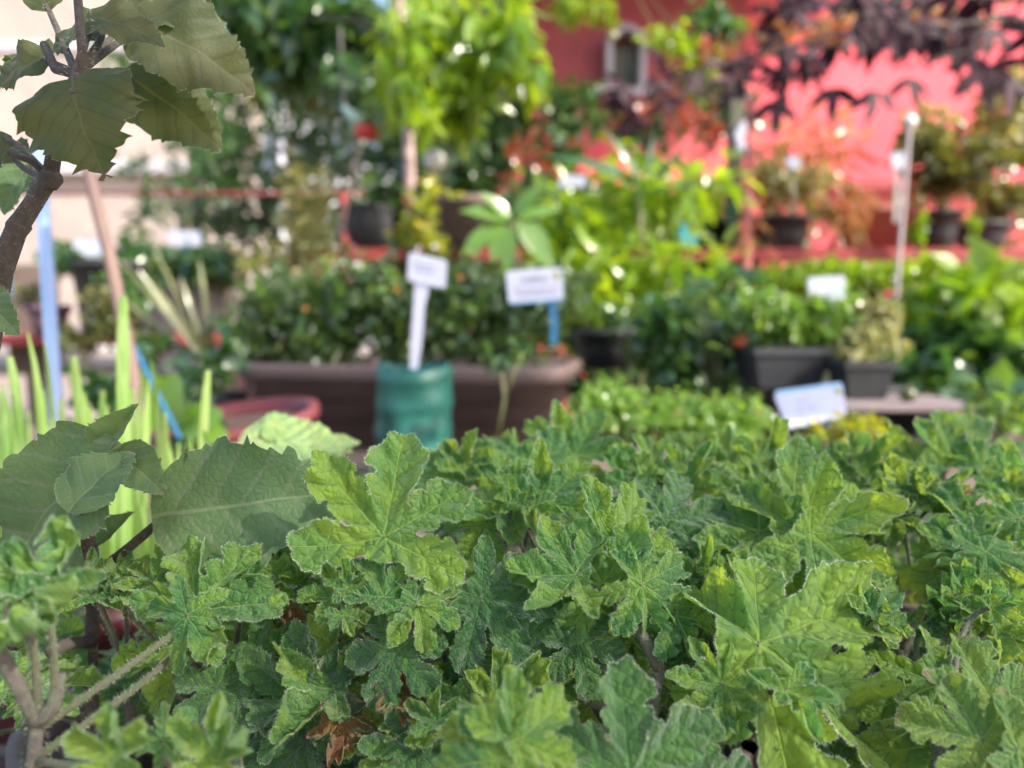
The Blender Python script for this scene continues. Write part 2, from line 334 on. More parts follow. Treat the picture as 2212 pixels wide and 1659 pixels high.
    z += curl * np.exp(sd / .045) * (.4 + np.sin(5 * th + p2) + .6 * np.sin(13 * th + p1))
    phi = safe * Q; hx = np.sin(phi) / safe - np.sin(phi) * z; hz = (1 - np.cos(phi)) / safe + np.cos(phi) * z
    V = np.stack([hx * np.cos(th), hx * np.sin(th), hz], -1)
    uv = []; mi = [0] * len(F)
    for f in F:
        c0 = P[f].mean(0); k = lob[f[0]] if len(set(lob[f])) == 1 else int(np.clip(np.searchsorted(bd, math.atan2(c0[1], c0[0])) - 1, 0, K - 1))
        uu, vv = local(P[f, 0], P[f, 1], k); uv += list(zip(uu.tolist(), vv.tolist()))
    Vl = V.tolist()
    for A_, B_ in rim:
        seg = V[B_] - V[A_]; ln = np.linalg.norm(seg) + 1e-9; mid = (P[A_] + P[B_]) / 2; e_ = 1e-3
        if ln < 1e-4: continue
        gx = sdf(np.array([mid[0] + e_, mid[0] - e_, mid[0], mid[0]]), np.array([mid[1], mid[1], mid[1] + e_, mid[1] - e_])); n2 = np.array([gx[0] - gx[1], gx[2] - gx[3]]); n2 /= np.linalg.norm(n2) + 1e-9
        ph_ = kap[A_] * Q[A_]; tr_ = np.array([math.cos(th[A_]), math.sin(th[A_])]); rad = n2 @ tr_; tn = n2 - rad * tr_; outd = np.array([tr_[0] * rad * math.cos(ph_) + tn[0], tr_[1] * rad * math.cos(ph_) + tn[1], rad * math.sin(ph_)])
        for _ in range(min(14, int(ln / .0105 * hair * (.5 + 1.1 * (math.sin(3 * th[A_] + p1) > -.2)) + g.rand()))):
            p = V[A_] + seg * g.rand(); d = outd + g.randn(3) * .4; d /= np.linalg.norm(d); wv = seg / ln * .0021; hh = hlen * (.25 + g.rand() * 1.0); b_ = len(Vl)
            Vl += [(p - wv).tolist(), (p + wv).tolist(), (p + d * hh).tolist()]; F.append([b_, b_ + 1, b_ + 2]); mi.append(1); uv += [(0, 0)] * 3
    for i in g.randint(0, len(V), int(1100 * hair)):
        p = V[i]; d = np.array([g.randn() * .5, g.randn() * .5, 1 if g.rand() < .75 else -1]); d /= np.linalg.norm(d)
        wv = np.array([.0016, .0005, 0]); hh = hlen * .6 * (.5 + g.rand()); b_ = len(Vl)
        Vl += [(p - wv).tolist(), (p + wv).tolist(), (p + d * hh).tolist()]; F.append([b_, b_ + 1, b_ + 2]); mi.append(1); uv += [(0, 0)] * 3
    return np.array(Vl), F, uv, mi
PEL7 = [(-142, .78), (-96, .92), (-48, 1.0), (0, 1.06), (48, 1.0), (96, .92), (142, .78)]
PEL5 = [(-118, .80), (-60, .96), (0, 1.08), (60, .96), (118, .80)]
protos = {}
def proto(key, mats, **kw):
    V, F, uv, mi = lobed(**kw)
    me = bpy.data.meshes.new('leaf'); me.from_pydata(V.tolist(), [], F)
    for m in mats: me.materials.append(m)
    me.polygons.foreach_set('use_smooth', [True] * len(F)); me.polygons.foreach_set('material_index', mi)
    l = me.uv_layers.new(name='UVMap'); l.data.foreach_set('uv', np.array(uv, np.float32).ravel()); me.update()
    protos[key] = me
H = M['hair']
PEL5b = [(-112, .84), (-56, .98), (0, 1.0), (56, .98), (112, .84)]
for i in range(8):     # broad, deeply cut leaves
    proto(('pel', i), [M['pel'], H], seed=10 + i, lobes=(PEL5, PEL7, PEL5b)[i % 3], span=(152, 160, 150)[i % 3], sinus=(.30,.26,.32,.28,.34,.25,.30,.28)[i], cup=(.45, -.6, .2, .8, -.9, .5, -.3, 1.1)[i], bend=1.1, keel=.36, ruffle=.10, wide=(1, 1.05, .95, 1.1, .9, 1, 1.05, .95)[i])
for i in range(6):     # half-open crinkled leaves
    proto(('cri', i), [M['pel'], H], seed=40 + i, lobes=PEL5, span=152, sinus=.26, cup=1.5 - .2 * i, bend=1.2, keel=.5, ruffle=.16, h=.034, hair=1.2, hlen=.045, curl=.05, pleat=.02)
for i in range(4):     # darker leaves, shade put into their colour
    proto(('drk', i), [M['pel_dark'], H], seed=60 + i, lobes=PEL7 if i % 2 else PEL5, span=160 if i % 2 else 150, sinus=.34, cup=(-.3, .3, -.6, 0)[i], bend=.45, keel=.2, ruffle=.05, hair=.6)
proto('spot', [M['pel_spot'], H], seed=82, lobes=[(-125, .78), (-72, .95), (-20, 1.05), (34, .98), (90, .66), (140, .58)], span=162, sinus=.32, cup=-.35, bend=1.15, keel=.48, ruffle=.10, h=.020, curl=.04, hair=1.5, hlen=.020, wide=1.08)
proto('fan', [M['pel'], H], seed=90, lobes=[(-118, .95), (-60, .98), (-8, 1.05), (42, 1.0), (98, .95)], span=150, sinus=.30, cup=.2, bend=.8, keel=.30, ruffle=.07, h=.022, hair=1.3, hlen=.026, wide=1.05)
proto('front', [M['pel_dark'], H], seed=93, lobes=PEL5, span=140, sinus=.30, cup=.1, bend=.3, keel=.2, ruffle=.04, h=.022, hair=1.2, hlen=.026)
proto('red', [M['pel_red'], H], seed=95, lobes=PEL5, span=150, sinus=.32, cup=.5, bend=.7, keel=.3, ruffle=.08, h=.026, hair=1.1)
proto('old', [M['pel_old'], H], seed=97, lobes=PEL5, span=150, sinus=.4, cup=2.0, bend=1.2, keel=.4, ruffle=.15, hair=.3, curl=.06)

def place(name, me, parent, pos, facing, tip, size, side=0.0, roll=0.0):
    """facing 0 = lies flat, 90 = looks at the camera; tip = angle of the leaf tip in the picture (0 right, 90 up)"""
    f = R(facing); nrm = Vector((side, -math.sin(f), math.cos(f))).normalized()
    e1 = Vector((1, 0, 0)); e1 = (e1 - nrm * e1.dot(nrm)).normalized(); e2 = nrm.cross(e1)
    a = R(tip); X = e1 * math.cos(a) + e2 * math.sin(a); Y = nrm.cross(X)
    o = bpy.data.objects.new(name, me); C.objects.link(o); o.parent = parent
    mw = Matrix((X, Y, nrm)).transposed().to_4x4()
    o.matrix_basis = Matrix.Translation(Vector(pos) - Vector(parent.location)) @ mw @ Matrix.Diagonal((size, size, size, 1))
    return o, X, nrm
def petiole(leaf, parent, pos, target, r, mat, X, nrm, hairy=True, seed=0, sag=.35):
    pos = Vector(pos); target = Vector(target); mid = pos - nrm * (pos - target).length * sag - X * .1 * (pos - target).length
    pts = [(pos * (1 - t) ** 2 + mid * 2 * t * (1 - t) + target * t * t) for t in [i / 9 for i in range(10)]]
    b = MB().tube(pts, [r * .8, r * 1.15], 7)
    nv = len(b.F)
    if hairy: down(b, pts, r, seed)
    o = MB.build(b, 'petiole', [mat, H], None, True)
    o.data.polygons.foreach_set('material_index', [0] * nv + [1] * (len(b.F) - nv))
    o.parent = leaf; base = Matrix.Translation(Vector(leaf.parent.location)) @ leaf.matrix_basis
    o.matrix_parent_inverse = Matrix.Identity(4); o.matrix_basis = base.inverted()
    return o
def down(b, pts, r, seed, dens=14, hl=.0012):
    g = random.Random(seed)
    for i in range(len(pts) - 1):
        a, c = pts[i], pts[i + 1]; t = (c - a); L_ = t.length; n = int(L_ * 1000 * dens / 2)
        if L_ < 1e-6: continue
        t.normalize(); o = t.orthogonal().normalized()
        for _ in range(n):
            ang = g.uniform(0, 6.283); d = (Quaternion(t, ang) @ o); p = a + (c - a) * g.random() + d * r * .95
            e = p + (d + Vector((g.gauss(0, .3), g.gauss(0, .3), g.gauss(0, .3)))) * hl * g.uniform(.5, 1.2); s = t * .00006
            b.add([p - s, p + s, e], [[0, 1, 2]])

# ------------------------------------------------------------------ pelargoniums
BENCH = .80
def pot_parts(root, c, r, h, mat, rim=.006, soilmat=None, sq=False, sx=1, sy=1, taper=.78):
    x, y, z = c
    if sq:
        b = MB(); n = 4
        prof = [(r * taper, 0), (r, h - .012), (r + .004, h - .012), (r + .004, h), (r - .003, h), (r - .008, h - .02)]
        V = [];
        for q, zz in prof:
            for sx_, sy_ in ((-1,-1),(1,-1),(1,1),(-1,1)): V.append((x + sx_ * q * sx, y + sy_ * q * sy, z + zz))
        F = [[i*4+k, i*4+(k+1)%4, (i+1)*4+(k+1)%4, (i+1)*4+k] for i in range(len(prof)-1) for k in range(4)] + [[3,2,1,0]]
        b.add(V, F); b.build('pot', mat, root)
        MB().box((x, y, z + h - .018), (2*(r-.009)*sx, 2*(r-.009)*sy, .004)).build('soil', M['soil'], root)
    else:
        MB().lathe((x, y, z), [(0.001, 0), (r*taper, 0), (r*(taper+1)/2*1.0, h*.5), (r, h-.018), (r+rim, h-.018), (r+rim, h), (r-.003, h), (r-.006, h-.02)], 36, sx, sy).build('pot', mat, root, True)
        MB().lathe((x, y, z), [(0.001, h-.018), (r*.5, h-.015), (r-.0055, h-.019)], 24, sx, sy).build('soil', M['soil'], root, True)
pel = []
PELS = [  # x (photo), depth, label
    (300, .36, 'downy lobed geranium at the left end of the front row, under the dark serrated leaves'),
    (880, .36, 'downy lobed geranium with one wide fan leaf, in front below the grow bag'),
    (1370, .36, 'downy lobed geranium in front at centre, bright cut leaves piled in a mound'),
    (1830, .36, 'downy lobed geranium at front right with the largest leaf, its face specked with dark dots'),
    (2180, .36, 'downy lobed geranium at the right frame edge with red tinged leaf margins'),
    (1180, .54, 'downy lobed geranium in the back row in front of the brown trough'),
    (1600, .54, 'downy lobed geranium in the back row below the tilted white plate label'),
    (2060, .54, 'downy lobed geranium in the back row beside the grey plank at right')]
for i, (x, d, lab) in enumerate(PELS):
    p = at(x, 690, d); loc = (p.x, p.y, BENCH)
    t = thing('geranium_plant', lab, 'geranium', loc, 'downy geraniums filling the front bench'); pot_parts(t, loc, .058, .10, M['brown'])
    g = random.Random(100 + i); nodes = []; b = MB(); allp = []
    for s in range(6):
        a = g.uniform(0, 6.28); rr = g.uniform(.02, .075); top = Vector((loc[0] + math.cos(a) * rr, loc[1] + math.sin(a) * rr, .955 + g.uniform(-.03, .02)))
        bot = Vector((loc[0] + math.cos(a) * .012, loc[1] + math.sin(a) * .012, BENCH + .08))
        pts = curve(bot, top, g.uniform(-.01, .01), 8, g.uniform(-.01, .01)); b.tube(pts, [.0034, .0024], 8); allp.append(pts); nodes += pts[4:]
    extra = {0: [[(60, 1790, .225), (72, 1640, .217), (82, 1560, .214)], [(82, 1560, .214), (40, 1480, .21), (-20, 1380, .205)], [(82, 1560, .214), (118, 1520, .214), (128, 1455, .215)]],
             2: [[(1400, 1700, .262), (1405, 1560, .262), (1425, 1445, .265)], [(1425, 1445, .265), (1395, 1385, .266), (1362, 1330, .268)]],
             4: [[(2010, 1790, .245), (2030, 1640, .245), (2060, 1500, .25)]], 3: [[(1440, 1600, .272), (1500, 1590, .272), (1600, 1540, .27)]]}
    for q in extra.get(i, []):
        pts = [Vector(at(*p_)) for p_ in q]; fat = .0023 if i == 0 else .0024; b.tube([pts[0], pts[0].lerp(pts[1], .5), pts[1], pts[1].lerp(pts[2], .5), pts[2]], [fat, fat * .8], 10); allp.append(pts); nodes += [pts[1], pts[2]]
    nv = len(b.F)
    for q, pts in enumerate(allp): down(b, [Vector(v) for v in pts], .003, q + i * 9, 9)
    o = b.build('stem', [M['pelwood'], H], t, True); o.data.polygons.foreach_set('material_index', [0] * nv + [1] * (len(b.F) - nv))
    pel.append((t, nodes, p))
cnt = [0]
def pel_leaf(key, x, y, d, facing, tip, R_px, side=0.0, who=None, size=None, tgt=None):
    pos = at(x, y, d); sz = size or px(R_px, d)
    if who is None:
        who = min(range(len(pel)), key=lambda i: (Vector((pel[i][2].x, pel[i][2].y)) - Vector((pos.x, pos.y))).length)
    t, nodes, _ = pel[who]; o, X, nrm = place('leaf', protos[key], t, pos, facing, tip, sz, side)
    below = [q for q in nodes if q.z < pos.z - .012] or nodes
    tg = min(below, key=lambda q: (q - (pos - Vector((0, 0, .035)))).length + rnd.random() * .01)
    tg = Vector(at(*tgt)) if tgt else tg
    cnt[0] += 1; petiole(o, t, pos, tg, .0009 + sz * .008, M['pelstem'], X, nrm, True, cnt[0])
    return o
P_, K_, D_ = 'pel', 'cri', 'drk'
HAND = [
 # key, x, y, depth, facing, tip, radius px, side, plant
 ('fan', 830, 1160, .275, 62, 92, 215, .0, 1), ('spot', 1640, 1392, .255, 50, -12, 345, .05, 3),
 ((P_,0), 1300, 1262, .275, 52, 112, 190, -.1, 2), ((P_,1), 1385, 1262, .262, 56, -20, 140, .25, 2), ((P_,5), 1245, 1240, .272, 44, 175, 150, -.25, 2),
 ((P_,3), 1330, 1180, .285, 52, 60, 150, .15, 2),
 ((P_,2), 425, 1315, .265, 52, 60, 190, -.15, 0), ((P_,4), 405, 1330, .255, 62, -100, 125, -.1, 0), ((P_,6), 520, 1240, .285, 45, 70, 130, .1, 0),
 ((P_,0), 1715, 1140, .325, 48, 15, 215, .0, 3), ((P_,3), 1640, 1150, .33, 42, 140, 150, -.2, 3), ((P_,5), 1750, 1150, .315, 62, -35, 200, .3, 3),
 ((P_,6), 2125, 1185, .325, 55, 100, 150, .1, 4), ((P_,1), 2115, 1195, .32, 48, 200, 160, -.2, 4),
 ((P_,2), 830, 1290, .265, 50, 60, 120, .0, 1), ((P_,4), 900, 1300, .262, 40, -20, 110, .2, 1), ((K_,1), 735, 1290, .27, 42, 120, 90, -.1, 1),
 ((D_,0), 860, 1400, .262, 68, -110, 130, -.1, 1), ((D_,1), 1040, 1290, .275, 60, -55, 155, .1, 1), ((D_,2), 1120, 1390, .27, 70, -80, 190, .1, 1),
 ('front', 1360, 1672, .212, 66, 92, 215, .05, 2), ('front', 1500, 1700, .215, 58, 75, 150, .1, 2), 
 ((P_,1), 1085, 1610, .205, 52, 115, 150, .0, 2), ((P_,3), 1120, 1600, .2, 46, 40, 140, .1, 2), ((P_,0), 1070, 1640, .198, 50, 185, 140, -.1, 2),
 ('red', 2150, 1530, .235, 50, 95, 150, .05, 4), ('red', 2120, 1600, .225, 46, 160, 150, -.1, 4), ('red', 2200, 1620, .22, 55, -30, 150, .1, 4),
 ((K_,0), 90, 1280, .205, 48, 70, 150, .0, 0), ((K_,2), 60, 1330, .2, 40, 10, 150, .0, 0), ((K_,1), 10, 1300, .2, 45, 150, 120, 0, 0),
 ((K_,3), 245, 1640, .19, 55, 95, 130, 0, 0), ((K_,2), 470, 1650, .195, 50, 85, 135, 0, 0), ((P_,4), 350, 1600, .21, 45, 60, 90, .1, 0),
 ((K_,0), 2090, 1340, .29, 48, 90, 115, 0, 4), ((K_,1), 2150, 1350, .28, 45, 20, 110, .1, 4), ((K_,3), 2050, 1330, .295, 50, 150, 90, -.1, 4),
 ((K_,2), 1520, 1270, .3, 45, 80, 95, 0, 3), ((K_,4), 1470, 1260, .3, 45, 140, 80, 0, 3), ((P_,6), 1610, 1290, .285, 60, 88, 100, 0, 3), ((K_,0), 1560, 1300, .292, 45, 20, 80, 0, 3),
 ((K_,1), 640, 1260, .3, 40, 100, 90, 0, 1), ((K_,0), 700, 1240, .3, 40, 60, 90, 0, 1), ((K_,3), 640, 1190, .32, 45, 90, 70, 0, 1),
 ((K_,2), 210, 1290, .29, 40, 100, 90, 0, 0), ((K_,4), 330, 1260, .29, 42, 80, 80, 0, 0), ((K_,0), 255, 1260, .3, 30, 20, 80, 0, 0),
 ((K_,1), 1700, 1490, .238, 50, -80, 105, .1, 3), ((P_,7), 1560, 1480, .246, 48, 215, 120, -.2, 3), ((K_,4), 1890, 1330, .27, 45, 40, 90, .1, 3),
 # second line
 ((P_,3), 1110, 1090, .325, 40, 150, 120, -.1, 5), ((P_,5), 1175, 1085, .325, 55, 45, 130, .1, 5), ((K_,1), 1145, 1095, .32, 40, 270, 80, 0, 5), ((P_,2), 1050, 1130, .32, 46, 230, 95, -.2, 5),
 ((P_,0), 945, 1030, .37, 45, 110, 90, 0, 5), ((K_,3), 1000, 1010, .37, 48, 70, 85, 0, 5), ((P_,4), 1085, 1035, .36, 55, 95, 85, 0, 5),
 ((P_,6), 1180, 1020, .37, 52, 80, 115, 0, 5), ((P_,1), 1110, 980, .42, 48, 120, 100, 0, 5), ((P_,5), 1240, 985, .42, 52, 60, 120, 0, 5), ((P_,2), 1215, 960, .44, 55, 90, 100, 0, 5),
 ((P_,3), 1420, 1030, .38, 50, 95, 110, 0, 6), ((K_,0), 1370, 1050, .37, 45, 130, 90, 0, 6), ((K_,2), 1480, 1050, .36, 45, 50, 95, 0, 6), ((P_,0), 1395, 1080, .35, 48, 200, 110, -.1, 6),
 ((P_,1), 1500, 980, .44, 62, 90, 70, 0, 6), ((K_,4), 1580, 1010, .42, 48, 90, 100, 0, 6), ((K_,1), 1660, 1020, .40, 45, 70, 100, 0, 6), ((P_,4), 1630, 1060, .37, 50, 120, 105, 0, 6),
 ((D_,3), 1440, 1130, .33, 50, -30, 170, .1, 6), ((D_,1), 1370, 1150, .325, 42, 220, 120, -.1, 6),
 ((P_,2), 1790, 1020, .42, 48, 60, 115, 0, 7), ((K_,3), 1860, 1010, .42, 45, 30, 100, 0, 7), ((P_,6), 1740, 1010, .43, 50, 110, 90, 0, 7),
 ((P_,5), 1980, 1000, .43, 40, 170, 110, 0, 7), ((P_,3), 2060, 990, .42, 50, 80, 110, 0, 7), ((P_,0), 2110, 985, .43, 35, 10, 130, 0, 7), ((P_,1), 2120, 1010, .41, 52, 30, 90, .1, 7),
 ((K_,0), 1960, 1080, .35, 45, 110, 95, 0, 7), ((K_,2), 2010, 1095, .35, 42, 30, 95, 0, 7), ((K_,4), 1930, 1110, .345, 42, 190, 80, 0, 7),
 ((K_,1), 2190, 1070, .36, 45, 90, 90, 0, 4), ((P_,4), 2200, 1120, .33, 50, 120, 100, 0, 4),
 ('old', 860, 1495, .266, 45, -60, 95, 0, 1), ('old', 745, 1545, .268, 60, -85, 105, 0, 1), ('old', 925, 1400, .3, 50, 70, 80, 0, 1), ('old', 1230, 1330, .3, 60, -60, 60, .1, 2),
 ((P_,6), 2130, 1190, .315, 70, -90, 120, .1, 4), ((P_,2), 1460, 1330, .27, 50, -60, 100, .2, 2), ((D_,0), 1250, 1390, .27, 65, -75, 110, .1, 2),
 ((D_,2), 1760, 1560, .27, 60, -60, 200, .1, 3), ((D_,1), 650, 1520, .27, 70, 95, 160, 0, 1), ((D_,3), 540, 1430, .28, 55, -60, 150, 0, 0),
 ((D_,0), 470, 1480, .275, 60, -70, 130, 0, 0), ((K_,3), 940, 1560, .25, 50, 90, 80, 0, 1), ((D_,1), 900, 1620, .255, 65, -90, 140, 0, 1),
]
for q, h in enumerate(HAND): pel_leaf(*h, tgt=(90, 1570, .214) if q == 7 else None)
g = random.Random(77)
for h in HAND:       # young leaves crowd round the half-open ones
    if h[0][0] == K_ and h[3] >= .26:
        for q in range(3):
            a_ = g.uniform(0, 6.28); rr = h[6] * g.uniform(.5, 1.0); pel_leaf((K_, g.randrange(5)), h[1] + rr * math.cos(a_), h[2] + rr * .45 * math.sin(a_) + 6, h[3] + g.uniform(-.008, .012), g.uniform(25, 65), g.uniform(0, 360), h[6] * g.uniform(.38, .62), g.uniform(-.3, .3), h[8])
g = random.Random(5)
fills = 0
for i in range(330):
    d = g.uniform(.25, .56); X_ = g.uniform(-60, 2300); z = -.128 - g.random() ** 1.3 * .085
    y = 829.5 + (-(z) * math.cos(PITCH) * FPX / d) - math.tan(PITCH) * FPX
    if y > 1850: continue
    if X_ < 520 and (y < 1330 or d < .28 or g.random() < .45): continue
    if d < .24: continue
    if X_ > 1850 and 1020 < y < 1330 and g.random() < .6: continue
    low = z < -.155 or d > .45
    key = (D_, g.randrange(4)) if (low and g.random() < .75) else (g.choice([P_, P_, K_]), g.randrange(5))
    if g.random() < .04: key = 'old'
    pel_leaf(key, X_, y, d, g.uniform(20, 62), g.uniform(0, 360), 0, g.uniform(-.35, .35), None, g.uniform(.015, .033)); fills += 1

# ------------------------------------------------------------------ serrated grey-green plants at left
def ovate(key, mat, seed, w=.55, **k):
    a = dict(seed=seed, lobes=[(-100, .42), (-52, .55 + w * .25), (0, 1.1), (52, .55 + w * .25), (100, .42)], span=165, sinus=.92, sub=.0, teeth=(2.5, .06), cup=-.2, bend=.12, keel=.12, ruffle=.035, rings=16, per=30, sharp=True, hair=.5, hlen=.012)
    a.update(k)
    # one smooth ovate blade: outline from a formula, veins from the single midrib
    g = np.random.RandomState(seed); n = 150; rings = 16
    s = np.linspace(0, 1, n)
    def half(sgn):
        nb = k.get('nb', .16); ex = k.get('ex', .62); x = -nb + (1 + nb) * s ** .9; y = w * np.sin(math.pi * s ** ex) ** .85 * (1 - .15 * s)
        
        sw = s + .022 * np.sin(s * 23 + seed) + .013 * np.sin(s * 57 + sgn * 2 + seed); fr = (sw * k.get('nt', 13)) % 1.0; saw = (1 - fr) * (.65 + .5 * np.sin(np.floor(sw * k.get('nt', 13)) * 2.4 + sgn + seed)); amp = k.get('ta', .055) * (1 - .4 * s) * (s > .04)
        return x + amp * .5 * saw, (y + amp * (saw - .3)) * sgn
    xa, ya = half(1); xb, yb = half(-1)
    V = []; flat = []
    cols = 11
    for i in range(n):
        mx = max(0, (s[i])) * 1.0
        for j in range(-cols, cols + 1):
            f = j / cols; ex, ey = (xa[i], ya[i]) if j >= 0 else (xb[i], yb[i]); af = abs(f)
            cx = s[i] * 1.0; X = cx * (1 - af) + ex * af if False else cx + (ex - cx) * af; Y = ey * af
            V.append([X, Y]); flat.append((X, Y))
    V = np.array(V); X, Y = V[:, 0], V[:, 1]
    Z = a['keel'] * np.abs(Y) * 1.6 + a['ruffle'] * np.sin(X * 11 + g.rand() * 6) * (np.abs(Y) / w) ** 2 + .016 * np.sin(X * 15 + 1) * np.sin(Y * 13 + 2) + .004 * np.sin(X * 38 - np.abs(Y) * 30) * np.minimum(1, np.abs(Y) * 6)
    kap = a['cup']; ph = kap * X; XX = np.sin(ph) / kap - np.sin(ph) * Z; ZZ = (1 - np.cos(ph)) / kap + np.cos(ph) * Z
    kc = k.get('ccup', .3); YY = np.sin(kc * Y) / kc; ZZ = ZZ + (1 - np.cos(kc * Y)) / kc
    VV = np.stack([XX, YY, ZZ], -1).tolist(); c2 = 2 * cols + 1; F = []; uv = []
    for i in range(n - 1):
        for j in range(c2 - 1):
            q = [i * c2 + j, (i + 1) * c2 + j, (i + 1) * c2 + j + 1, i * c2 + j + 1]; F.append(q[::-1] if False else q)
            uv += [(flat[z][0], flat[z][1]) for z in F[-1]]
    mi = [0] * len(F)
    for i in range(n - 1):
        for j in (0, c2 - 1):
            p = np.array(VV[i * c2 + j]); q = np.array(VV[i * c2 + (1 if j == 0 else c2 - 2)]); o_ = p - q; o_ /= np.linalg.norm(o_) + 1e-9
            for _ in range(3):
                d = o_ + g.randn(3) * .4; h = a['hlen'] * (.4 + g.rand()); b = len(VV); pp = p + (np.array(VV[(i + 1) * c2 + j]) - p) * g.rand()
                VV += [(pp - [.0008, 0, 0]).tolist(), (pp + [.0008, 0, 0]).tolist(), (pp + d * h).tolist()]; F.append([b, b + 1, b + 2]); mi.append(1); uv += [(0, 0)] * 3
    me = bpy.data.meshes.new('leaf'); me.from_pydata(VV, [], F); me.materials.append(mat); me.materials.append(H)
    me.polygons.foreach_set('use_smooth', [True] * len(F)); me.polygons.foreach_set('material_index', mi)
    l = me.uv_layers.new(name='UVMap'); l.data.foreach_set('uv', np.array(uv, np.float32).ravel()); me.update(); protos[key] = me
ovate('gA', M['grey'], 1, .42, cup=-.6, keel=.16, ta=.07, ruffle=.08); ovate('gB', M['grey'], 2, .38, cup=-.3, keel=.10, nt=16, ta=.065, ruffle=.07); ovate('gC', M['grey'], 3, .42, cup=-.6, keel=.25)
ovate('gD', M['grey'], 4, .30, cup=.3, keel=.9, ccup=1.2); ovate('uA', M['grey_up'], 5, .80, cup=-.7, keel=.16, nt=9, ta=.17, nb=.26, ex=.50, ccup=-.7, ruffle=.09); ovate('uB', M['grey_up'], 6, .44, cup=-.9, keel=.16, nt=13, ta=.06, ccup=-.8, ruffle=.10)
ovate('pale', M['pale'], 7, .42, cup=-.3, keel=.05, nt=16, ta=.05)
def leafed(root, key, x, y, d, facing, tip, Rp, side, tgt, r=.0013, mat='greystem'):
    pos = at(x, y, d); o, X, nrm = place('leaf', protos[key], root, pos, facing, tip, px(Rp, d), side)
    petiole(o, root, pos, tgt, r, M[mat], X, nrm, True, int(x), .06 if root.get('slim') else .3); return o
b0 = at(190, 1500, .33)
lowp = thing('serrated_plant', 'low grey-green plant with broad serrated downy leaves at the left edge, on dark stems', 'plant', (b0.x, b0.y, BENCH), 'grey-green serrated plants at left')
pot_parts(lowp, (b0.x, b0.y, BENCH), .045, .08, M['brown'])
fork = at(205, 1240, .31); topn = at(182, 1120, .30); rn = at(355, 1118, .30)
s = MB(); s.tube([(b0.x, b0.y, BENCH + .07), at(195, 1430, .325), fork], [.0032, .0028], 10); s.tube([fork, at(192, 1180, .305), topn], [.0030, .0026], 10)
s.tube([fork, at(270, 1190, .305), rn], [.0022, .0019], 10); s.tube([at(200, 1385, .32), at(150, 1390, .30), at(110, 1408, .285)], [.0026, .0024], 9)
nv = len(s.F); down(s, [Vector(fork), Vector(topn)], .0027, 3); down(s, [Vector(fork), Vector(rn)], .002, 4)
o = s.build('stem', [M['greystem'], H], lowp, True); o.data.polygons.foreach_set('material_index', [0] * nv + [1] * (len(s.F) - nv))
leafed(lowp, 'gB', 385, 1108, .295, 74, 8, 385, .0, rn); leafed(lowp, 'gA', 215, 995, .285, 64, -136, 345, -.1, topn); leafed(lowp, 'gA', 190, 1045, .30, 50, 168, 230, -.1, topn)
leafed(lowp, 'gA', 165, 1085, .268, 58, 62, 165, .1, topn); leafed(lowp, 'gC', 262, 985, .295, 50, -35, 130, .1, topn); leafed(lowp, 'gD', 225, 965, .29, 78, 52, 120, .1, topn)
leafed(lowp, 'gD', 205, 1180, .31, 65, 42, 110, 0, fork); leafed(lowp, 'gA', 195, 1240, .325, 55, 160, 120, 0, fork)
u0 = at(-30, 1000, .30)
upp = thing('serrated_plant', 'tall olive-green plant with large toothed leaves on a thick brown stem, top left corner', 'plant', (u0.x - .01, u0.y, BENCH), 'grey-green serrated plants at left')
upp['slim'] = 1; pot_parts(upp, (u0.x - .01, u0.y, BENCH), .05, .09, M['brown'])
S1 = [(u0.x - .01, u0.y, BENCH + .08), at(-40, 800, .28), at(0, 585, .27), at(38, 490, .268), at(108, 385, .265), at(130, 250, .262), at(165, 160, .26), at(178, 115, .26), at(165, -40, .262)]
s = MB(); s.tube(S1, [.0050, .0048, .0044, .0036, .0029, .0022, .0018, .0016, .0014], 12)
n1 = Vector(S1[4]); n2 = Vector(S1[6]); n3 = Vector(S1[3]); s.tube([n1, at(70, 350, .262), at(18, 330, .258)], [.0013, .0010], 8)
s.tube([n2, at(120, 150, .27), at(95, 95, .275)], [.0018, .0015], 8)
for q, (nx, ny, nd) in enumerate(((108, 385, .265), (40, 488, .268))):
    s.lathe(at(nx, ny, nd) - Vector((0, 0, .004)), [(.0020, 0), (.0042, .003), (.0040, .005), (.0018, .008)], 12)
nv = len(s.F); down(s, [Vector(p) for p in S1], .004, 5, 8)
o = s.build('stem', [M['greystem'], H], upp, True); o.data.polygons.foreach_set('material_index', [0] * nv + [1] * (len(s.F) - nv))
leafed(upp, 'uA', 160, 205, .25, 72, -72, 185, -.1, n2); leafed(upp, 'uB', 315, 55, .31, 68, -22, 260, .05, n2, .0013); leafed(upp, 'uB', 290, 30, .315, 60, 25, 200, .05, n2)
leafed(upp, 'uB', 205, 40, .27, 55, -5, 150, 0, n2); leafed(upp, 'uB', 215, 60, .28, 52, 190, 150, 0, n2); leafed(upp, 'uB', 90, 130, .28, 60, 195, 140, 0, n2)
leafed(upp, 'uB', 290, 175, .33, 66, -30, 225, .1, n2); leafed(upp, 'uB', 100, 10, .30, 70, 110, 110, 0, n2); leafed(upp, 'uB', 85, 120, .3, 40, 150, 130, 0, n2)
leafed(upp, 'gA', 60, 360, .33, 70, -120, 120, 0, n3); leafed(upp, 'uB', 30, 340, .3, 60, 120, 100, 0, n1); leafed(upp, 'gA', -30, 640, .26, 70, -50, 110, 0, Vector(S1[2]))
leafed(upp, 'uB', 5, 300, .28, 60, 240, 110, 0, n1)
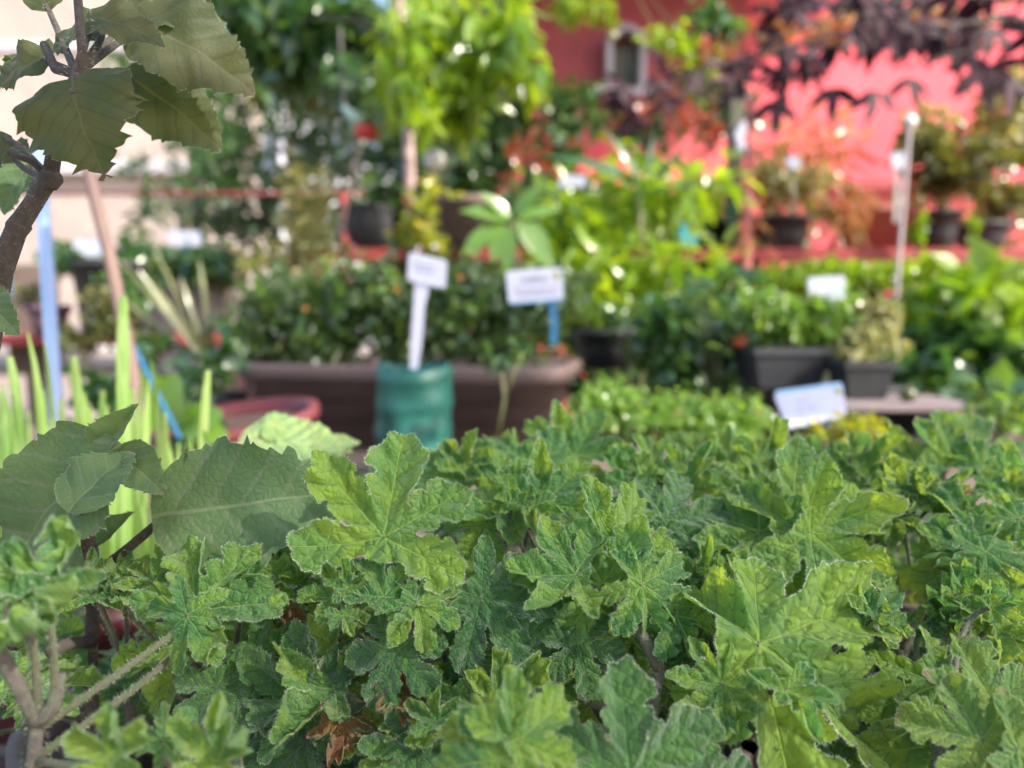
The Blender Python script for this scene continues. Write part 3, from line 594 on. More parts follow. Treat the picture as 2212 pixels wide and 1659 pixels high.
# pale crinkled leaf behind the broad leaf
c0 = at(640, 1200, .50); pl = thing('mint_plant', 'pale yellow-green crinkled leaf plant behind the broad serrated leaf, near the red bowl', 'plant', (c0.x, c0.y, BENCH))
pot_parts(pl, (c0.x, c0.y, BENCH), .04, .07, M['black']); MB().tube([(c0.x, c0.y, BENCH + .05), at(640, 1100, .49), at(630, 980, .48)], .0025, 8).build('stem', M['pelstem'], pl, True)
for x, y, f, tp, r_ in ((545, 955, 30, 2, 215), (600, 990, 30, 170, 90), (625, 1000, 40, -70, 120), (690, 965, 30, 20, 90), (590, 945, 50, 100, 60)):
    leafed(pl, 'pale', x, y, .47, f, tp, r_, 0, at(630, 1000, .485), .0015, 'pelstem')

# ------------------------------------------------------------------ strap blades
def blade_mesh(base, tipp, wd, bow, twist, g, cut=False):
    base = Vector(base); tipp = Vector(tipp); n = 9; V = []; F = []
    ax = (tipp - base).normalized(); sd = Vector((math.cos(twist), math.sin(twist), 0)); sd = (sd - ax * sd.dot(ax)).normalized(); fr = ax.cross(sd)
    for i in range(n + 1):
        t = i / n; p = base.lerp(tipp, t) + Vector((bow, 0, 0)) * (math.sin(t * math.pi * .5) ** 2 - t) + fr * .004 * math.sin(t * 3)
        wv = wd * (1 - t ** (5 if not cut else 12) * (.92 if not cut else .45)) * (.7 + .3 * min(1, t * 4))
        V += [p - sd * wv, p - fr * wd * .35, p + sd * wv]
    for i in range(n):
        a = i * 3; F += [[a, a + 3, a + 4, a + 1], [a + 1, a + 4, a + 5, a + 2]]
    return V, F
gb = at(200, 1300, .60)
clump = thing('chive_clump', 'clump of bright green upright flat blades standing behind the serrated plant at left', 'plant', (gb.x, gb.y, BENCH)); pot_parts(clump, (gb.x, gb.y, BENCH), .11, .10, M['clay'])
g = random.Random(11)
BL = [(60, 720, 120, 1150), (110, 900, 150, 1150), (20, 770, 60, 1150), (5, 830, 10, 1150), (95, 740, 130, 1150), (160, 900, 200, 1150), (158, 770, 225, 1150), (190, 900, 215, 1150), (300, 830, 310, 1150), (322, 820, 300, 1180), (370, 970, 375, 1150),
      (267, 640, 270, 1150), (326, 780, 330, 1200), (450, 800, 425, 1150), (405, 950, 415, 1150), (440, 930, 430, 1150), (240, 940, 235, 1150), (380, 1000, 385, 1180), (130, 860, 120, 1150), (40, 830, 70, 1150), (195, 880, 180, 1150), (255, 930, 250, 1150), (345, 970, 350, 1150)]
for i in range(92):
    if i < len(BL): tx, ty, bx, by = BL[i]; d = .56 + g.uniform(-.02, .03)
    else:
        bx = g.uniform(-40, 470); tx = bx + g.uniform(-35, 35); ty = g.uniform(830, 1050) if bx < 330 else g.uniform(940, 1100); by = 1300; d = .60 + g.uniform(-.05, .08)
    B0 = at(bx, by + 120, d + .03); Tt = at(tx, ty, d); V, F = blade_mesh(B0, Tt, px(g.uniform(9, 16), d), g.gauss(0, .014), g.uniform(-.9, .9), g, g.random() < .3)
    mb = MB().add(V, F); mb.build('blade', M['blade'], clump, True)

# ------------------------------------------------------------------ soft foliage helpers
def leaves(P, D, Nn, Ln, Wd, bend=.3, fold=.25, g=None, shape='ov'):
    """P base, D direction, Nn upper side (all n x 3); every leaf is a small bent, folded blade"""
    n = len(P); D = D / np.linalg.norm(D, axis=1, keepdims=True); S = np.cross(D, Nn); S /= np.linalg.norm(S, axis=1, keepdims=True) + 1e-9; U = np.cross(S, D)
    ts = np.array([0, .28, .62, 1.0]); ws = {'ov': [.12, .9, .8, .03], 'lin': [.5, .95, .75, .05], 'rd': [.35, 1, 1, .25]}[shape]
    V = np.zeros((n, 12, 3)); Ln = np.asarray(Ln).reshape(-1, 1); Wd = np.asarray(Wd).reshape(-1, 1)
    bd = (bend * (.5 + np.random.RandomState(3).rand(n, 1)))
    for i, t in enumerate(ts):
        mid = P + D * Ln * t - U * Ln * bd * t * t
        V[:, i * 3] = mid - S * Wd * ws[i] + U * Wd * fold * ws[i]; V[:, i * 3 + 1] = mid; V[:, i * 3 + 2] = mid + S * Wd * ws[i] + U * Wd * fold * ws[i]
    q = []
    for i in range(3):
        a = i * 3; q += [[a, a + 1, a + 4, a + 3], [a + 1, a + 2, a + 5, a + 4]]
    F = (np.array(q)[None] + (np.arange(n) * 12)[:, None, None]).reshape(-1, 4)
    return V.reshape(-1, 3), F
def cloud(seed, blobs, n, L, W, droop=.2, clump=6, up=.5, shape='ov', bend=.3, spread=.35, hollow=.35):
    """blobs: (centre, (rx, ry, rz)); leaves hang on short twigs in clumps so that gaps stay open"""
    g = np.random.RandomState(seed); vol = np.array([b[1][0] * b[1][1] * b[1][2] for b in blobs]) ** .67; Ps = []; Os = []
    for b, k in zip(blobs, (vol / vol.sum() * n / clump).astype(int) + 1):
        d = g.randn(k, 3); d /= np.linalg.norm(d, axis=1, keepdims=True); r = (hollow + (1 - hollow) * g.rand(k, 1) ** .7)
        c = np.array(b[0])[None] + d * r * np.array(b[1])[None]; c += g.randn(k, 3) * np.array(b[1]) * .10
        tw = d + g.randn(k, 3) * .5 + np.array([0, 0, up]); tw /= np.linalg.norm(tw, axis=1, keepdims=True)
        for j in range(clump): Ps.append(c + tw * L * (j - clump / 2) * .42 + g.randn(k, 3) * L * .12); Os.append(tw)
    P = np.vstack(Ps); T = np.vstack(Os); m = len(P)
    D = T * .6 + g.randn(m, 3) * (.5 + spread) + np.array([0, 0, -droop]); Nn = g.randn(m, 3) * .55 + np.array([0, 0, 1.0])
    s = .6 + .7 * g.rand(m)
    return leaves(P, D, Nn, L * s, W * s, bend, .25, shape=shape)
def B(x, y, d, rx, ry, rd): return (tuple(at(x, y, d)), (px(rx, d), rd, px(ry, d)))
def shrub(name, label, cat, seed, blobs, n, Lpx, Wpx, mat, base=None, group=None, stems=6, stemr=.004, stemmat='greenstem', extra=None, root=None, pots=None, **kw):
    bl = [B(*b) if len(b) == 6 else b for b in blobs]; dd = blobs[0][2]
    cx, cy, cz = bl[0][0]; base = base if base is not None else (cx, cy, .9)
    root = root or thing(name, label, cat, base, group)
    V, F = cloud(seed, bl, n, px(Lpx, dd), px(Wpx, dd), **kw); V = V - np.array(root.location)
    obj('foliage', V, F, mat, root); g = random.Random(seed); b = MB()
    for i in range(stems):
        c, r_ = bl[i % len(bl)]; tgt = Vector((c[0] + g.uniform(-.6, .6) * r_[0], c[1] + g.uniform(-.6, .6) * r_[1], c[2] + g.uniform(-.3, .8) * r_[2]))
        st = Vector(base) + Vector((g.uniform(-.01, .01), g.uniform(-.01, .01), 0)); b.tube(curve(st, tgt, g.uniform(0, .02), 6, g.uniform(-.03, .03)), [stemr, stemr * .4], 6)
    if stems: b.build('stem', M[stemmat], root, True)
    return root
M['greenstem'] = plain('soft_green_stem', (.12,.17,.05), (.16,.13,.07), 20, .7)
F_ = {
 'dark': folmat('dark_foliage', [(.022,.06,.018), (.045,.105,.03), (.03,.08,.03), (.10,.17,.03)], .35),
 'mid': folmat('mid_foliage', [(.03,.085,.03), (.06,.15,.04), (.045,.12,.045), (.15,.26,.04)], .35),
 'bluish': folmat('bluish_foliage', [(.085,.15,.065), (.13,.21,.08), (.07,.13,.055), (.22,.30,.08)], .35),
 'lime': folmat('lime_foliage', [(.16,.30,.02), (.28,.40,.02), (.10,.22,.03), (.34,.44,.03)], .5, (2.0, 1.8, .5)),
 'herb': folmat('herb_foliage', [(.14,.28,.05), (.22,.36,.06), (.10,.22,.05), (.32,.42,.10)], .45),
 'cream': folmat('cream_foliage', [(.45,.42,.18), (.30,.34,.10), (.55,.50,.26), (.16,.22,.06)], .4, (1.4, 1.3, .8)),
 'yellow': folmat('yellow_foliage', [(.36,.40,.03), (.26,.36,.04), (.45,.36,.03), (.18,.30,.03)], .45, (1.5, 1.4, .5)),
 'purple': folmat('purple_foliage', [(.020,.007,.014), (.030,.009,.018), (.013,.006,.011), (.055,.014,.026)], .16, (1.6, .8, .9), .6, .25, 0),
 'orange': folmat('orange_foliage', [(.50,.26,.10), (.45,.32,.10), (.55,.16,.07), (.30,.28,.08)], .4, (1.4, 1.2, .8)),
 'red': folmat('red_foliage', [(.30,.05,.03), (.40,.10,.04), (.22,.035,.03), (.28,.22,.03)], .4, (1.5, 1.1, .9)),
 'olive': folmat('olive_foliage', [(.10,.12,.03), (.16,.17,.04), (.07,.09,.03), (.22,.20,.05)], .3),
 'bigl': folmat('large_leaf', [(.11,.24,.035), (.15,.28,.04), (.09,.20,.035)], .35),
}

# ------------------------------------------------------------------ ground, benches, wall, shelf
def sheet(name, x0, x1, y0, y1, z, mat, kind='structure', nx=1, ny=1):
    V = []; F = []
    for j in range(ny + 1):
        for i in range(nx + 1): V.append((x0 + (x1 - x0) * i / nx, y0 + (y1 - y0) * j / ny, z))
    for j in range(ny):
        for i in range(nx): a = j * (nx + 1) + i; F.append([a, a + 1, a + nx + 2, a + nx + 1])
    return tag(obj(name, V, F, mat, smooth=False), kind=kind)
sheet('ground', -120, 120, -20, 200, 0, M['ground'])
def bench(label, x0, x1, y0, y1, z, nb, mat):
    t = thing('bench', label, 'bench', ((x0 + x1) / 2, (y0 + y1) / 2, 0), 'wooden plant benches')
    wv = (y1 - y0) / nb
    for i in range(nb): MB().box(((x0 + x1) / 2, y0 + wv * (i + .5), z - .011), (x1 - x0, wv * .93, .022), bev=.003).build('board', mat, t)
    for x in (x0 + .08, x1 - .08):
        for y in (y0 + .05, y1 - .05): MB().box((x, y, (z - .022) / 2), (.05, .05, z - .022), bev=.003).build('leg', mat, t)
    return t
bench('near wooden bench of brown boards carrying the downy geraniums', -1.1, 1.1, .14, .70, BENCH, 4, M['wood'])
ZB = .84
bench('middle wooden bench carrying the brown trough, red bowl and green bag', -1.7, 1.9, .84, 1.95, ZB, 7, M['wood'])
WY = 4.6; p0 = at(985, 0, WY); 
wall = thing('red_wall', 'coral red painted wall closing the view behind the shelves, half in sun', 'wall', (2.4, WY + .1, 0))
b = MB(); b.box((2.6, WY + .1, 1.9), (6.0, .2, 3.8)); b.build('wall', M['wallred'], wall)
def beam(x0, x1, y, d, h, dep, mat, nm='rail'):
    a = at(x0, y, d); c = at(x1, y, d); hh = px(h, d); return MB().box(((a.x + c.x) / 2, a.y, a.z), (c.x - a.x, dep, hh), bev=.003)
beam(1000, 1620, 45, WY - .14, 34, .06, M['redpaint']).build('beam', M['redpaint'], wall)
MB().box((.42, WY - .02, 2.83), (1.95, .035, .82)).build('shade_panel', M['redpaint'], wall)  # added darker red panel, deepening the upper wall's shade by colour
beam(1600, 2300, 402, WY - .12, 22, .05, M['redpaint']).build('beam', M['redpaint'], wall)
sr = thing('shelf', 'long dark red wooden shelf behind the plants, with black pots standing on it', 'shelf', tuple(at(1450, 545, 2.75).xy) + (0,))
q = at(1450, 545, 2.72)
for k in range(3): MB().box((q.x + .05, q.y + .06 + k * .125, q.z), (2.85, .115, .024), bev=.003).build('board', M['redpaint'], sr)
MB().box((q.x + .05, q.y - .008, q.z - .008), (2.85, .018, .045), bev=.002).build('front_rail', M['redpaint'], sr)
for x in (q.x - 1.3, q.x + .32, q.x + 1.42):
    for y in (q.y + .05, q.y + .34): MB().box((x, y, (q.z - .013) / 2), (.045, .045, q.z - .013), bev=.003).build('leg', M['redpaint'], sr)
SHZ = q.z + .0125
q = at(200, 735, 2.15); ls = thing('shelf', 'low red painted rail shelf at left behind the upright blades', 'shelf', (q.x, q.y, 0))
MB().box((q.x, q.y + .1, q.z), (1.1, .22, .03), bev=.003).build('board', M['redpaint'], ls)
for x in (q.x - .5, q.x + .5): MB().box((x, q.y + .1, (q.z - .015) / 2), (.05, .05, q.z - .015)).build('leg', M['redpaint'], ls)
q = at(300, 418, 3.6); rl = thing('railing', 'thin red railing crossing in front of the cream building at left', 'railing', (q.x, q.y, 0))
MB().tube([(q.x - 1.0, q.y, q.z), (q.x + 1.1, q.y, q.z)], .009, 10).build('rail', plain('old_red_paint', (.19,.03,.03), None, 9, .6), rl, True)
for x in (q.x - .9, q.x + 1.0): MB().tube([(x, q.y, 0), (x, q.y, q.z)], .018, 10).build('post', M['redpaint'], rl, True)
# posts and poles
def pole(name, label, cat, x0, y0, x1, y1, d, rp, mat, foot=True, head=None, sq=False):
    a = at(x0, y0, d); c = at(x1, y1, d); gnd = c + (c - a) * ((c.z - 0.0) / max(1e-3, a.z - c.z)) if foot else c
    t = thing(name, label, cat, tuple(gnd)); r = px(rp, d)
    if sq: MB().box(((a.x + c.x) / 2, a.y, a.z / 2), (2 * r, 2 * r, a.z), bev=.004).build('shaft', mat, t)
    else: MB().tube([gnd, a.lerp(gnd, .5), a], [r, r], 14).build('shaft', mat, t, True)
    if head: head(t, a, r)
    return t
pole('post', 'olive grey wooden post left of the sunlit wall, with a white bracket near its top', 'post', 1590, 195, 1590, 620, 2.9, 15, M['post'], sq=True,
     head=lambda t, a, r: (MB().box(at(1600, 285, 2.86), (.035, .03, .075), rot=Matrix.Rotation(.5, 3, 'Y'), bev=.004).build('bracket', M['white'], t), MB().box(at(1605, 320, 2.85), (.065, .02, .03), rot=Matrix.Rotation(.9, 3, 'Y'), bev=.004).build('bracket', M['white'], t)))
pole('post', 'pink painted post carrying the shelf, right of the olive post', 'post', 1625, 210, 1622, 620, 2.66, 8, M['pinkpost'], sq=True)
def ball(rr): return lambda t, a, r: MB().lathe(a, [(.001, -rr), (rr * .6, -rr * .8), (rr * .95, -rr * .3), (rr, 0), (rr * .92, rr * .4), (rr * .6, rr * .8), (.001, rr)], 20).build('ball', M['globe'], t, True)
pole('cane', 'thin pale grey cane topped by a small white ball in front of the sunlit wall', 'cane', 1966, 262, 1938, 612, 2.0, 4.6, M['greypole'], head=ball(.017))
pole('cane', 'thin grey cane topped by a large white globe, right of the pale trunk', 'cane', 938, 346, 915, 470, 2.3, 5, M['greypole'], head=ball(.034))
pole('light_blue_pole', 'upright glossy light blue pole at left, in front of the black pot', 'pole', 84, 316, 122, 890, .92, 14, M['bluepole'])
def bent(label, pts, d, r, mat, name='stick'):
    P = [at(x, y, dd) for x, y, dd in pts]; t = thing(name, label, 'stick', tuple(P[-1])); MB().tube(P, [r, r * 1.25], 12).build('shaft', mat, t, True); return t
bent('brown wooden stick leaning beside the light blue pole', [(186, 340, .86), (205, 430, .85), (235, 545, .84), (262, 680, .83), (285, 800, .82), (300, 930, .81), (310, 1100, .80)], .85, .0065, M['stick'])
q = at(300, 770, .86); q2 = at(378, 925, .88); t = thing('blue_stake', 'flat blue plastic stake leaning over the red bowl', 'stake', tuple(q2))
dv = (q2 - q); MB().box(q.lerp(q2, .5), (.014, .004, dv.length * 1.3), rot=(-dv).to_track_quat('Z', 'Y').to_matrix(), bev=.0015).build('blade', M['bluest'], t)
t = thing('thin_cane', 'thin brown cane slanting behind the hanging red and white ornament', 'cane', tuple(at(735, 520, 2.0))); MB().tube([at(735, 520, 2.0), at(775, 300, 2.0)], .004, 8).build('shaft', M['stick'], t, True)
# birdhouse lantern on the wall
q = at(1350, 145, WY - .25); bh = thing('birdhouse', 'white gabled wooden birdhouse frame hanging on the shaded red wall', 'birdhouse', tuple(q))
wd, hh = px(36, WY - .25), px(52, WY - .25)
for sx in (-1, 1): MB().box(q + Vector((sx * wd, 0, 0)), (.036, .12, hh * 2), bev=.004).build('side', M['whitep'], bh)
MB().box(q + Vector((0, 0, -hh - .02)), (wd * 2 + .12, .16, .05), bev=.004).build('base', M['whitep'], bh)
for sx in (-1, 1): MB().box(q + Vector((sx * wd * .52, 0, hh + .035)), (wd * 1.3, .17, .03), rot=Matrix.Rotation(sx * .48, 3, 'Y'), bev=.003).build('roof', M['whitep'], bh)
MB().box(q + Vector((0, .05, 0)), (wd * 1.8, .02, hh * 1.9)).build('back_panel', M['post'], bh)
MB().tube([q + Vector((.02, .037, -.02)), q + Vector((.02, .03, -.02))], .018, 20).build('entrance_hole', M['black'], bh)
MB().tube([q + Vector((0, .05, hh + .06)), q + Vector((0, .25, hh + .08))], .01, 6).build('hook', M['redpaint'], bh)
# ------------------------------------------------------------------ plate labels
def plate(label, corners, d, stake, edge=None, print_=True, thick=.002, crop=True, dd=(0, 0), pm='white'):
    """corners: tl, tr, br, bl in photo coordinates; stake: list of points, width"""
    P = [at(x, y, d + (dd[0] if i in (0, 1) else dd[1])) for i, (x, y) in enumerate(corners)]
    foot = at(*stake[0][-1], d); t = thing('plant_label', label, 'plant label', tuple(foot), 'white plant name labels')
    n = (P[1] - P[0]).cross(P[3] - P[0]).normalized()
    if n.y > 0: n = -n
    ce = sum(P, Vector()) / 4; R8 = []
    for i in range(4):
        a, p_, c = P[i - 1], P[i], P[(i + 1) % 4]; r = min((a - p_).length, (c - p_).length) * .13
        for k in range(5):
            w_ = k / 4; R8.append((p_ + (a - p_).normalized() * r) * (1 - w_) ** 2 + p_ * 2 * w_ * (1 - w_) + (p_ + (c - p_).normalized() * r) * w_ * w_)
    m = len(R8); MB().add([v + n * thick for v in R8] + [v - n * thick for v in R8], [list(range(m))[::-1], list(range(m, 2 * m))] + [[i, (i + 1) % m, m + (i + 1) % m, m + i] for i in range(m)]).build('plate', M[pm], t)
    U = (P[1] - P[0]); W = (P[3] - P[0])
    def quad(u0, v0, u1, v1, nm, mat, lift=.0012):
        f = lambda u, v: P[0] + U * u + W * v + n * (thick + lift)
        MB().add([f(u0, v0), f(u1, v0), f(u1, v1), f(u0, v1)], [[0, 1, 2, 3]]).build(nm, mat, t)
    if print_:
        b = MB(); g = random.Random(int(corners[0][0]))
        for r0, x0, x1, h in print_:
            x = x0
            while x < x1:
                w_ = g.uniform(.012, .03); f = lambda u, v: P[0] + U * u + W * v + n * (thick + .0012)
                b.add([f(x, r0), f(x + w_, r0), f(x + w_, r0 + h), f(x, r0 + h)], [[0, 1, 2, 3]]); x += w_ + .012
        b.build('print', M['ink'], t)
    if edge == 'bottom': quad(.02, .95, .98, 1.0, 'blue_strip', M['bluetag'])
    if edge == 'top': quad(.03, .0, .97, .10, 'blue_strip', M['lightblue'])
    if crop and edge: quad(.84, .14 if edge == 'top' else .10, .93, .50 if edge == 'top' else .38, 'emblem', M['inky'])
    sp, wd, mt = stake; S_ = [at(x, y, d) + Vector((0, .003, 0)) for x, y in sp]; V = []; F = []
    for i, s_ in enumerate(S_):
        w_ = px(wd[i] if isinstance(wd, tuple) else wd, d) / 2; V += [s_ + Vector((-w_, -.0015, 0)), s_ + Vector((w_, -.0015, 0)), s_ + Vector((w_, .0015, 0)), s_ + Vector((-w_, .0015, 0))]
    for i in range(len(S_) - 1): F += [[i*4+k, i*4+(k+1)%4, i*4+4+(k+1)%4, i*4+4+k] for k in range(4)]
    F += [[3,2,1,0], [len(V)-4, len(V)-3, len(V)-2, len(V)-1]]
    MB().add(V, F).build('stake', M[mt], t); return t
M['shadewhite'] = plain('shaded_white_plastic', (.40,.41,.52), (.36,.37,.48), 12, .45, .05)  # copy of the white plastic with shade put into its colour
M['lightblue'] = plain('light_blue_strip', (.36,.56,.80), (.32,.50,.74), 9, .35, .05)
plate('white T-shaped label on a long white stem stuck in the green grow bag', [(884, 545), (966, 563), (962, 624), (880, 606)], 1.12, ([(914, 600), (905, 660), (899, 740), (890, 834)], (36, 24, 24, 12), 'white'), None, [(.28, .15, .72, .10), (.5, .2, .65, .10)])
plate('white rectangular label with a blue lower edge on a blue stake above the brown trough', [(1092, 586), (1214, 578), (1217, 645), (1100, 658)], 1.25, ([(1192, 645), (1198, 700), (1196, 742)], 15, 'bluest'), 'bottom', [(.22, .26, .74, .16), (.55, .12, .88, .08), (.72, .14, .86, .08)])
plate('large tilted white label with a light blue top edge in front of the grey pot', [(1670, 848), (1818, 828), (1828, 900), (1700, 928)], .98, ([(1790, 880), (1795, 960), (1798, 1010)], 14, 'bluest'), 'top', [(.30, .25, .68, .10), (.48, .28, .66, .08), (.7, .3, .7, .08)], dd=(.0, -.03))
plate('small white square label standing in the pale herb at right', [(1745, 600), (1824, 596), (1824, 648), (1748, 650)], 1.38, ([(1785, 640), (1786, 670), (1787, 700)], (60, 20, 18), 'white'), None, [(.25, .2, .8, .10)], pm='shadewhite')
plate('bluish white label on a stake between the light blue pole and the brown stick', [(160, 517), (218, 520), (218, 556), (158, 556)], 1.9, ([(190, 540), (190, 620)], 12, 'bluest'), None, None, pm='shadewhite')
plate('bluish white label in front of the grey boards at far left', [(362, 498), (432, 500), (434, 532), (366, 530)], 2.6, ([(400, 515), (400, 600)], 8, 'bluest'), None, None, pm='shadewhite')
plate('white label partly hidden behind the thick brown plant stem at the left edge', [(-20, 506), (48, 512), (46, 545), (-20, 545)], 1.5, ([(15, 530), (15, 640)], 12, 'bluest'), None, None, pm='shadewhite')
plate('small grey-white label tilted in front of the red wall at centre', [(1212, 376), (1278, 382), (1268, 408), (1206, 404)], 2.3, ([(1236, 395), (1236, 520)], 6, 'greypole'), None, None, pm='shadewhite')
plate('small bluish label among the orange wispy plants on the sunlit wall', [(1698, 336), (1730, 336), (1728, 364), (1700, 364)], 2.66, ([(1714, 350), (1716, 455)], 4, 'greypole'), None, None, pm='shadewhite')
plate('narrow whitish label beside the cane with the small white ball', [(1924, 325), (1954, 330), (1950, 366), (1926, 362)], 2.4, ([(1940, 350), (1936, 480)], 10, 'greypole'), None, None, pm='shadewhite')

# ------------------------------------------------------------------ trough, bag, bowl, pots
a = at(482, 790, 1.42); c = at(1262, 790, 1.42); zt = a.z; wx = c.x - a.x; xc = (a.x + c.x) / 2; dep = .36; yc = a.y + dep / 2
tr = thing('trough_planter', 'long brown trough full of dark leafy marigolds, its right end in sun', 'planter', (xc, yc, ZB))
def rbox(b, cx, cy, prof, rr, n=6):
    V = []
    for hx, hy, z in prof:
        for sx, sy, a0 in ((1, 1, 0), (-1, 1, 90), (-1, -1, 180), (1, -1, 270)):
            for k in range(n + 1): an = R(a0 + 90 * k / n); r_ = min(rr, hx * .9, hy * .9); V.append((cx + sx * (hx - r_) + r_ * math.cos(an), cy + sy * (hy - r_) + r_ * math.sin(an), z))
    m = 4 * (n + 1); return b.add(V, [[i*m+k, i*m+(k+1)%m, (i+1)*m+(k+1)%m, (i+1)*m+k] for i in range(len(prof)-1) for k in range(m)] + [list(range(m))[::-1]])
hx = wx / 2
rbox(MB(), xc, yc, [(hx*.86, dep*.40, ZB), (hx*.93, dep*.46, zt-.035), (hx*.955, dep*.485, zt-.034), (hx, dep*.5, zt-.028), (hx+.002, dep*.5, zt-.006), (hx, dep*.5-.002, zt), (hx-.018, dep*.5-.018, zt), (hx-.024, dep*.5-.024, zt-.03)], .07).build('trough', M['brown'], tr, True)
rbox(MB(), xc, yc, [(hx-.03, dep*.5-.03, zt-.035), (hx-.03, dep*.5-.03, zt-.024)], .06).build('soil', M['soil'], tr)
for k in range(2): rbox(MB(), xc, yc, [(hx*.88+.03*k*.5, dep*.44+.006*k, ZB+.05+k*.045), (hx*.9+.03*k*.5, dep*.455+.006*k, ZB+.054+k*.045)], .07).build('moulding', M['brown'], tr, True)
D1 = 1.56
bl = [B(x, y, D1, 95, 62, .085) for x, y in ((540, 700), (640, 675), (740, 690), (830, 660), (930, 680), (1030, 665), (1120, 690), (600, 640), (780, 620), (1000, 620), (1180, 640), (690, 740), (900, 745), (1080, 745), (560, 755))]
V, F = cloud(21, bl, 9000, .021, .0065, droop=.1, shape='ov', clump=6); obj('foliage', V - np.array(tr.location), F, F_['bluish'], tr)
V, F = cloud(22, [B(x, y - 12, D1, rx * 1.05, ry, rd) if False else (c_, r_) for (c_, r_) in bl], 900, .024, .008, droop=0, clump=4, up=1.2, hollow=.8); obj('young_foliage', V - np.array(tr.location), F, F_['herb'], tr)
b = MB(); g = random.Random(3)
for i in range(26): x = xc + g.uniform(-.42, .42) * wx; b.tube(curve((x, yc, zt - .03), (x + g.uniform(-.04, .04), yc + g.uniform(-.05, .03), zt + g.uniform(.05, .14)), .0, 5, g.uniform(-.01, .01)), [.0025, .001], 6)
b.build('stem', M['greenstem'], tr, True)
def flowers(root, pts, r, mat, nm='flower'):
    for p in pts:
        p = Vector(p); n = 9; P = np.array([tuple(p)] * n); an = np.arange(n) * 2 * math.pi / n
        D = np.stack([np.cos(an), -np.abs(np.sin(an)) * .3 - .2, np.sin(an)], -1); Nn = np.tile([0, -1, .3], (n, 1)).astype(float)
        V, F = leaves(P, D, Nn, np.full(n, r), np.full(n, r * .3), .1, .1); obj(nm, V - np.array(root.location), F, mat, root)
M['petal'] = folmat('orange_petal', [(.75,.30,.03), (.8,.42,.05), (.7,.2,.03)], .3, (1.2, 1, .6))
M['redpetal'] = folmat('red_petal', [(.75,.10,.03), (.8,.16,.04)], .3, (1.2, 1, .6))
flowers(tr, [at(x, y, 1.40) for x, y in ((1045, 600), (905, 625), (690, 665))], .007, M['petal'])
tr.rotation_euler = (0, 0, R(-12))
# green grow bag with folds
q = at(882, 790, 1.1); zb = q.z; r = px(88, 1.1); bagc = (q.x, q.y + r, ZB)
gbag = thing('grow_bag', 'wrinkled teal green grow bag standing in front of the brown trough', 'grow bag', bagc)
V = []; n = 48; rows = 26; g = np.random.RandomState(4)
for i in range(rows):
    t = i / (rows - 1); z = ZB + (zb - ZB) * t
    for k in range(n):
        an = 2 * math.pi * k / n; rr = r * (1 - .05 * abs(math.sin(t * 14 + .5 * math.sin(2 * an))) + .03 * math.sin(2 * an + t * 3) - .05 * (t > .93) + .02 * math.sin(5 * an + 9 * t))
        V.append((bagc[0] + rr * math.cos(an), bagc[1] + rr * math.sin(an), z + .006 * math.sin(2 * an + 1) * t))
F = [[i*n+k, i*n+(k+1)%n, (i+1)*n+(k+1)%n, (i+1)*n+k] for i in range(rows-1) for k in range(n)]
m0 = len(V)
for k in range(n): an = 2 * math.pi * k / n; V.append((bagc[0] + r * .86 * math.cos(an), bagc[1] + r * .86 * math.sin(an), zb - .03))
F += [[(rows-1)*n+k, (rows-1)*n+(k+1)%n, m0+(k+1)%n, m0+k] for k in range(n)]
MB().add(V, F).build('bag', M['bag'], gbag, True)
MB().lathe((bagc[0], bagc[1], zb - .045), [(.001, .012), (r * .5, .016), (r * .86, .010)], 24).build('soil', M['soil'], gbag, True)
b = MB()
for pts in (((1075, 940), (1090, 860), (1082, 790)), ((1090, 860), (1112, 800), (1130, 760)), ((1075, 945), (1070, 1000))): b.tube([at(x, y, 1.02) for x, y in pts], .0022, 6)
q = at(1070, 1000, 1.02); bt = thing('seedling', 'thin forked pale seedling in front of the right half of the brown trough', 'seedling', (q.x, q.y, ZB)); b.tube([at(1070, 1000, 1.02), (q.x, q.y, ZB)], .0025, 6); b.build('stem', M['greenstem'], bt, True)
V, F = cloud(31, [B(1132, 750, 1.02, 20, 22, .015), B(1082, 785, 1.02, 16, 14, .012)], 30, .016, .005); obj('foliage', V - np.array(bt.location), F, F_['mid'], bt)
# red bowl
q = at(510, 900, 1.02); r = px(182, 1.02); rb = (q.x, q.y + .05, ZB); bw = thing('bowl_planter', 'wide dark red plastic bowl planter behind the upright blades, with round green leaves', 'planter', rb)
hr = q.z - ZB
MB().lathe(rb, [(.001, 0), (r*.6, 0), (r*.82, hr*.6), (r*.93, hr-.02), (r+.004, hr-.016), (r+.004, hr), (r-.010, hr), (r-.016, hr-.02)], 48, 1, .75).build('bowl', M['clay'], bw, True)
MB().lathe(rb, [(.001, hr-.014), (r*.5, hr-.013), (r-.016, hr-.02)], 32, 1, .75).build('soil', M['soil'], bw, True)
def handleaves(root, lst, d, mat, W=.45, shape='ov', bend=.3, fold=.15, nm='leaf', dd=0):
    g = random.Random(9)
    for x, y, ang, L, face in lst:
        p = at(x, y, d + g.uniform(-dd, dd)); a_ = R(ang); D = np.array([[math.cos(a_), -.25 + g.uniform(-.2, .2), math.sin(a_)]]); f_ = R(face)
        Nn = np.array([[g.uniform(-.2, .2), -math.sin(f_), math.cos(f_)]]); l = px(L, d)
        V, F = leaves(np.array([tuple(p)]), D, Nn, [l], [l * W / 2], bend, fold, shape=shape); obj(nm, V - np.array(root.location), F, mat, root)
handleaves(bw, [(400, 880, 70, 110, 60), (430, 885, 25, 100, 55), (450, 890, -5, 80, 45), (375, 880, 120, 80, 60)], .97, F_['bigl'], .8, 'rd')
handleaves(bw, [(440, 850, 125, 130, 60), (400, 800, 40, 60, 60)], .98, F_['lime'], .55)
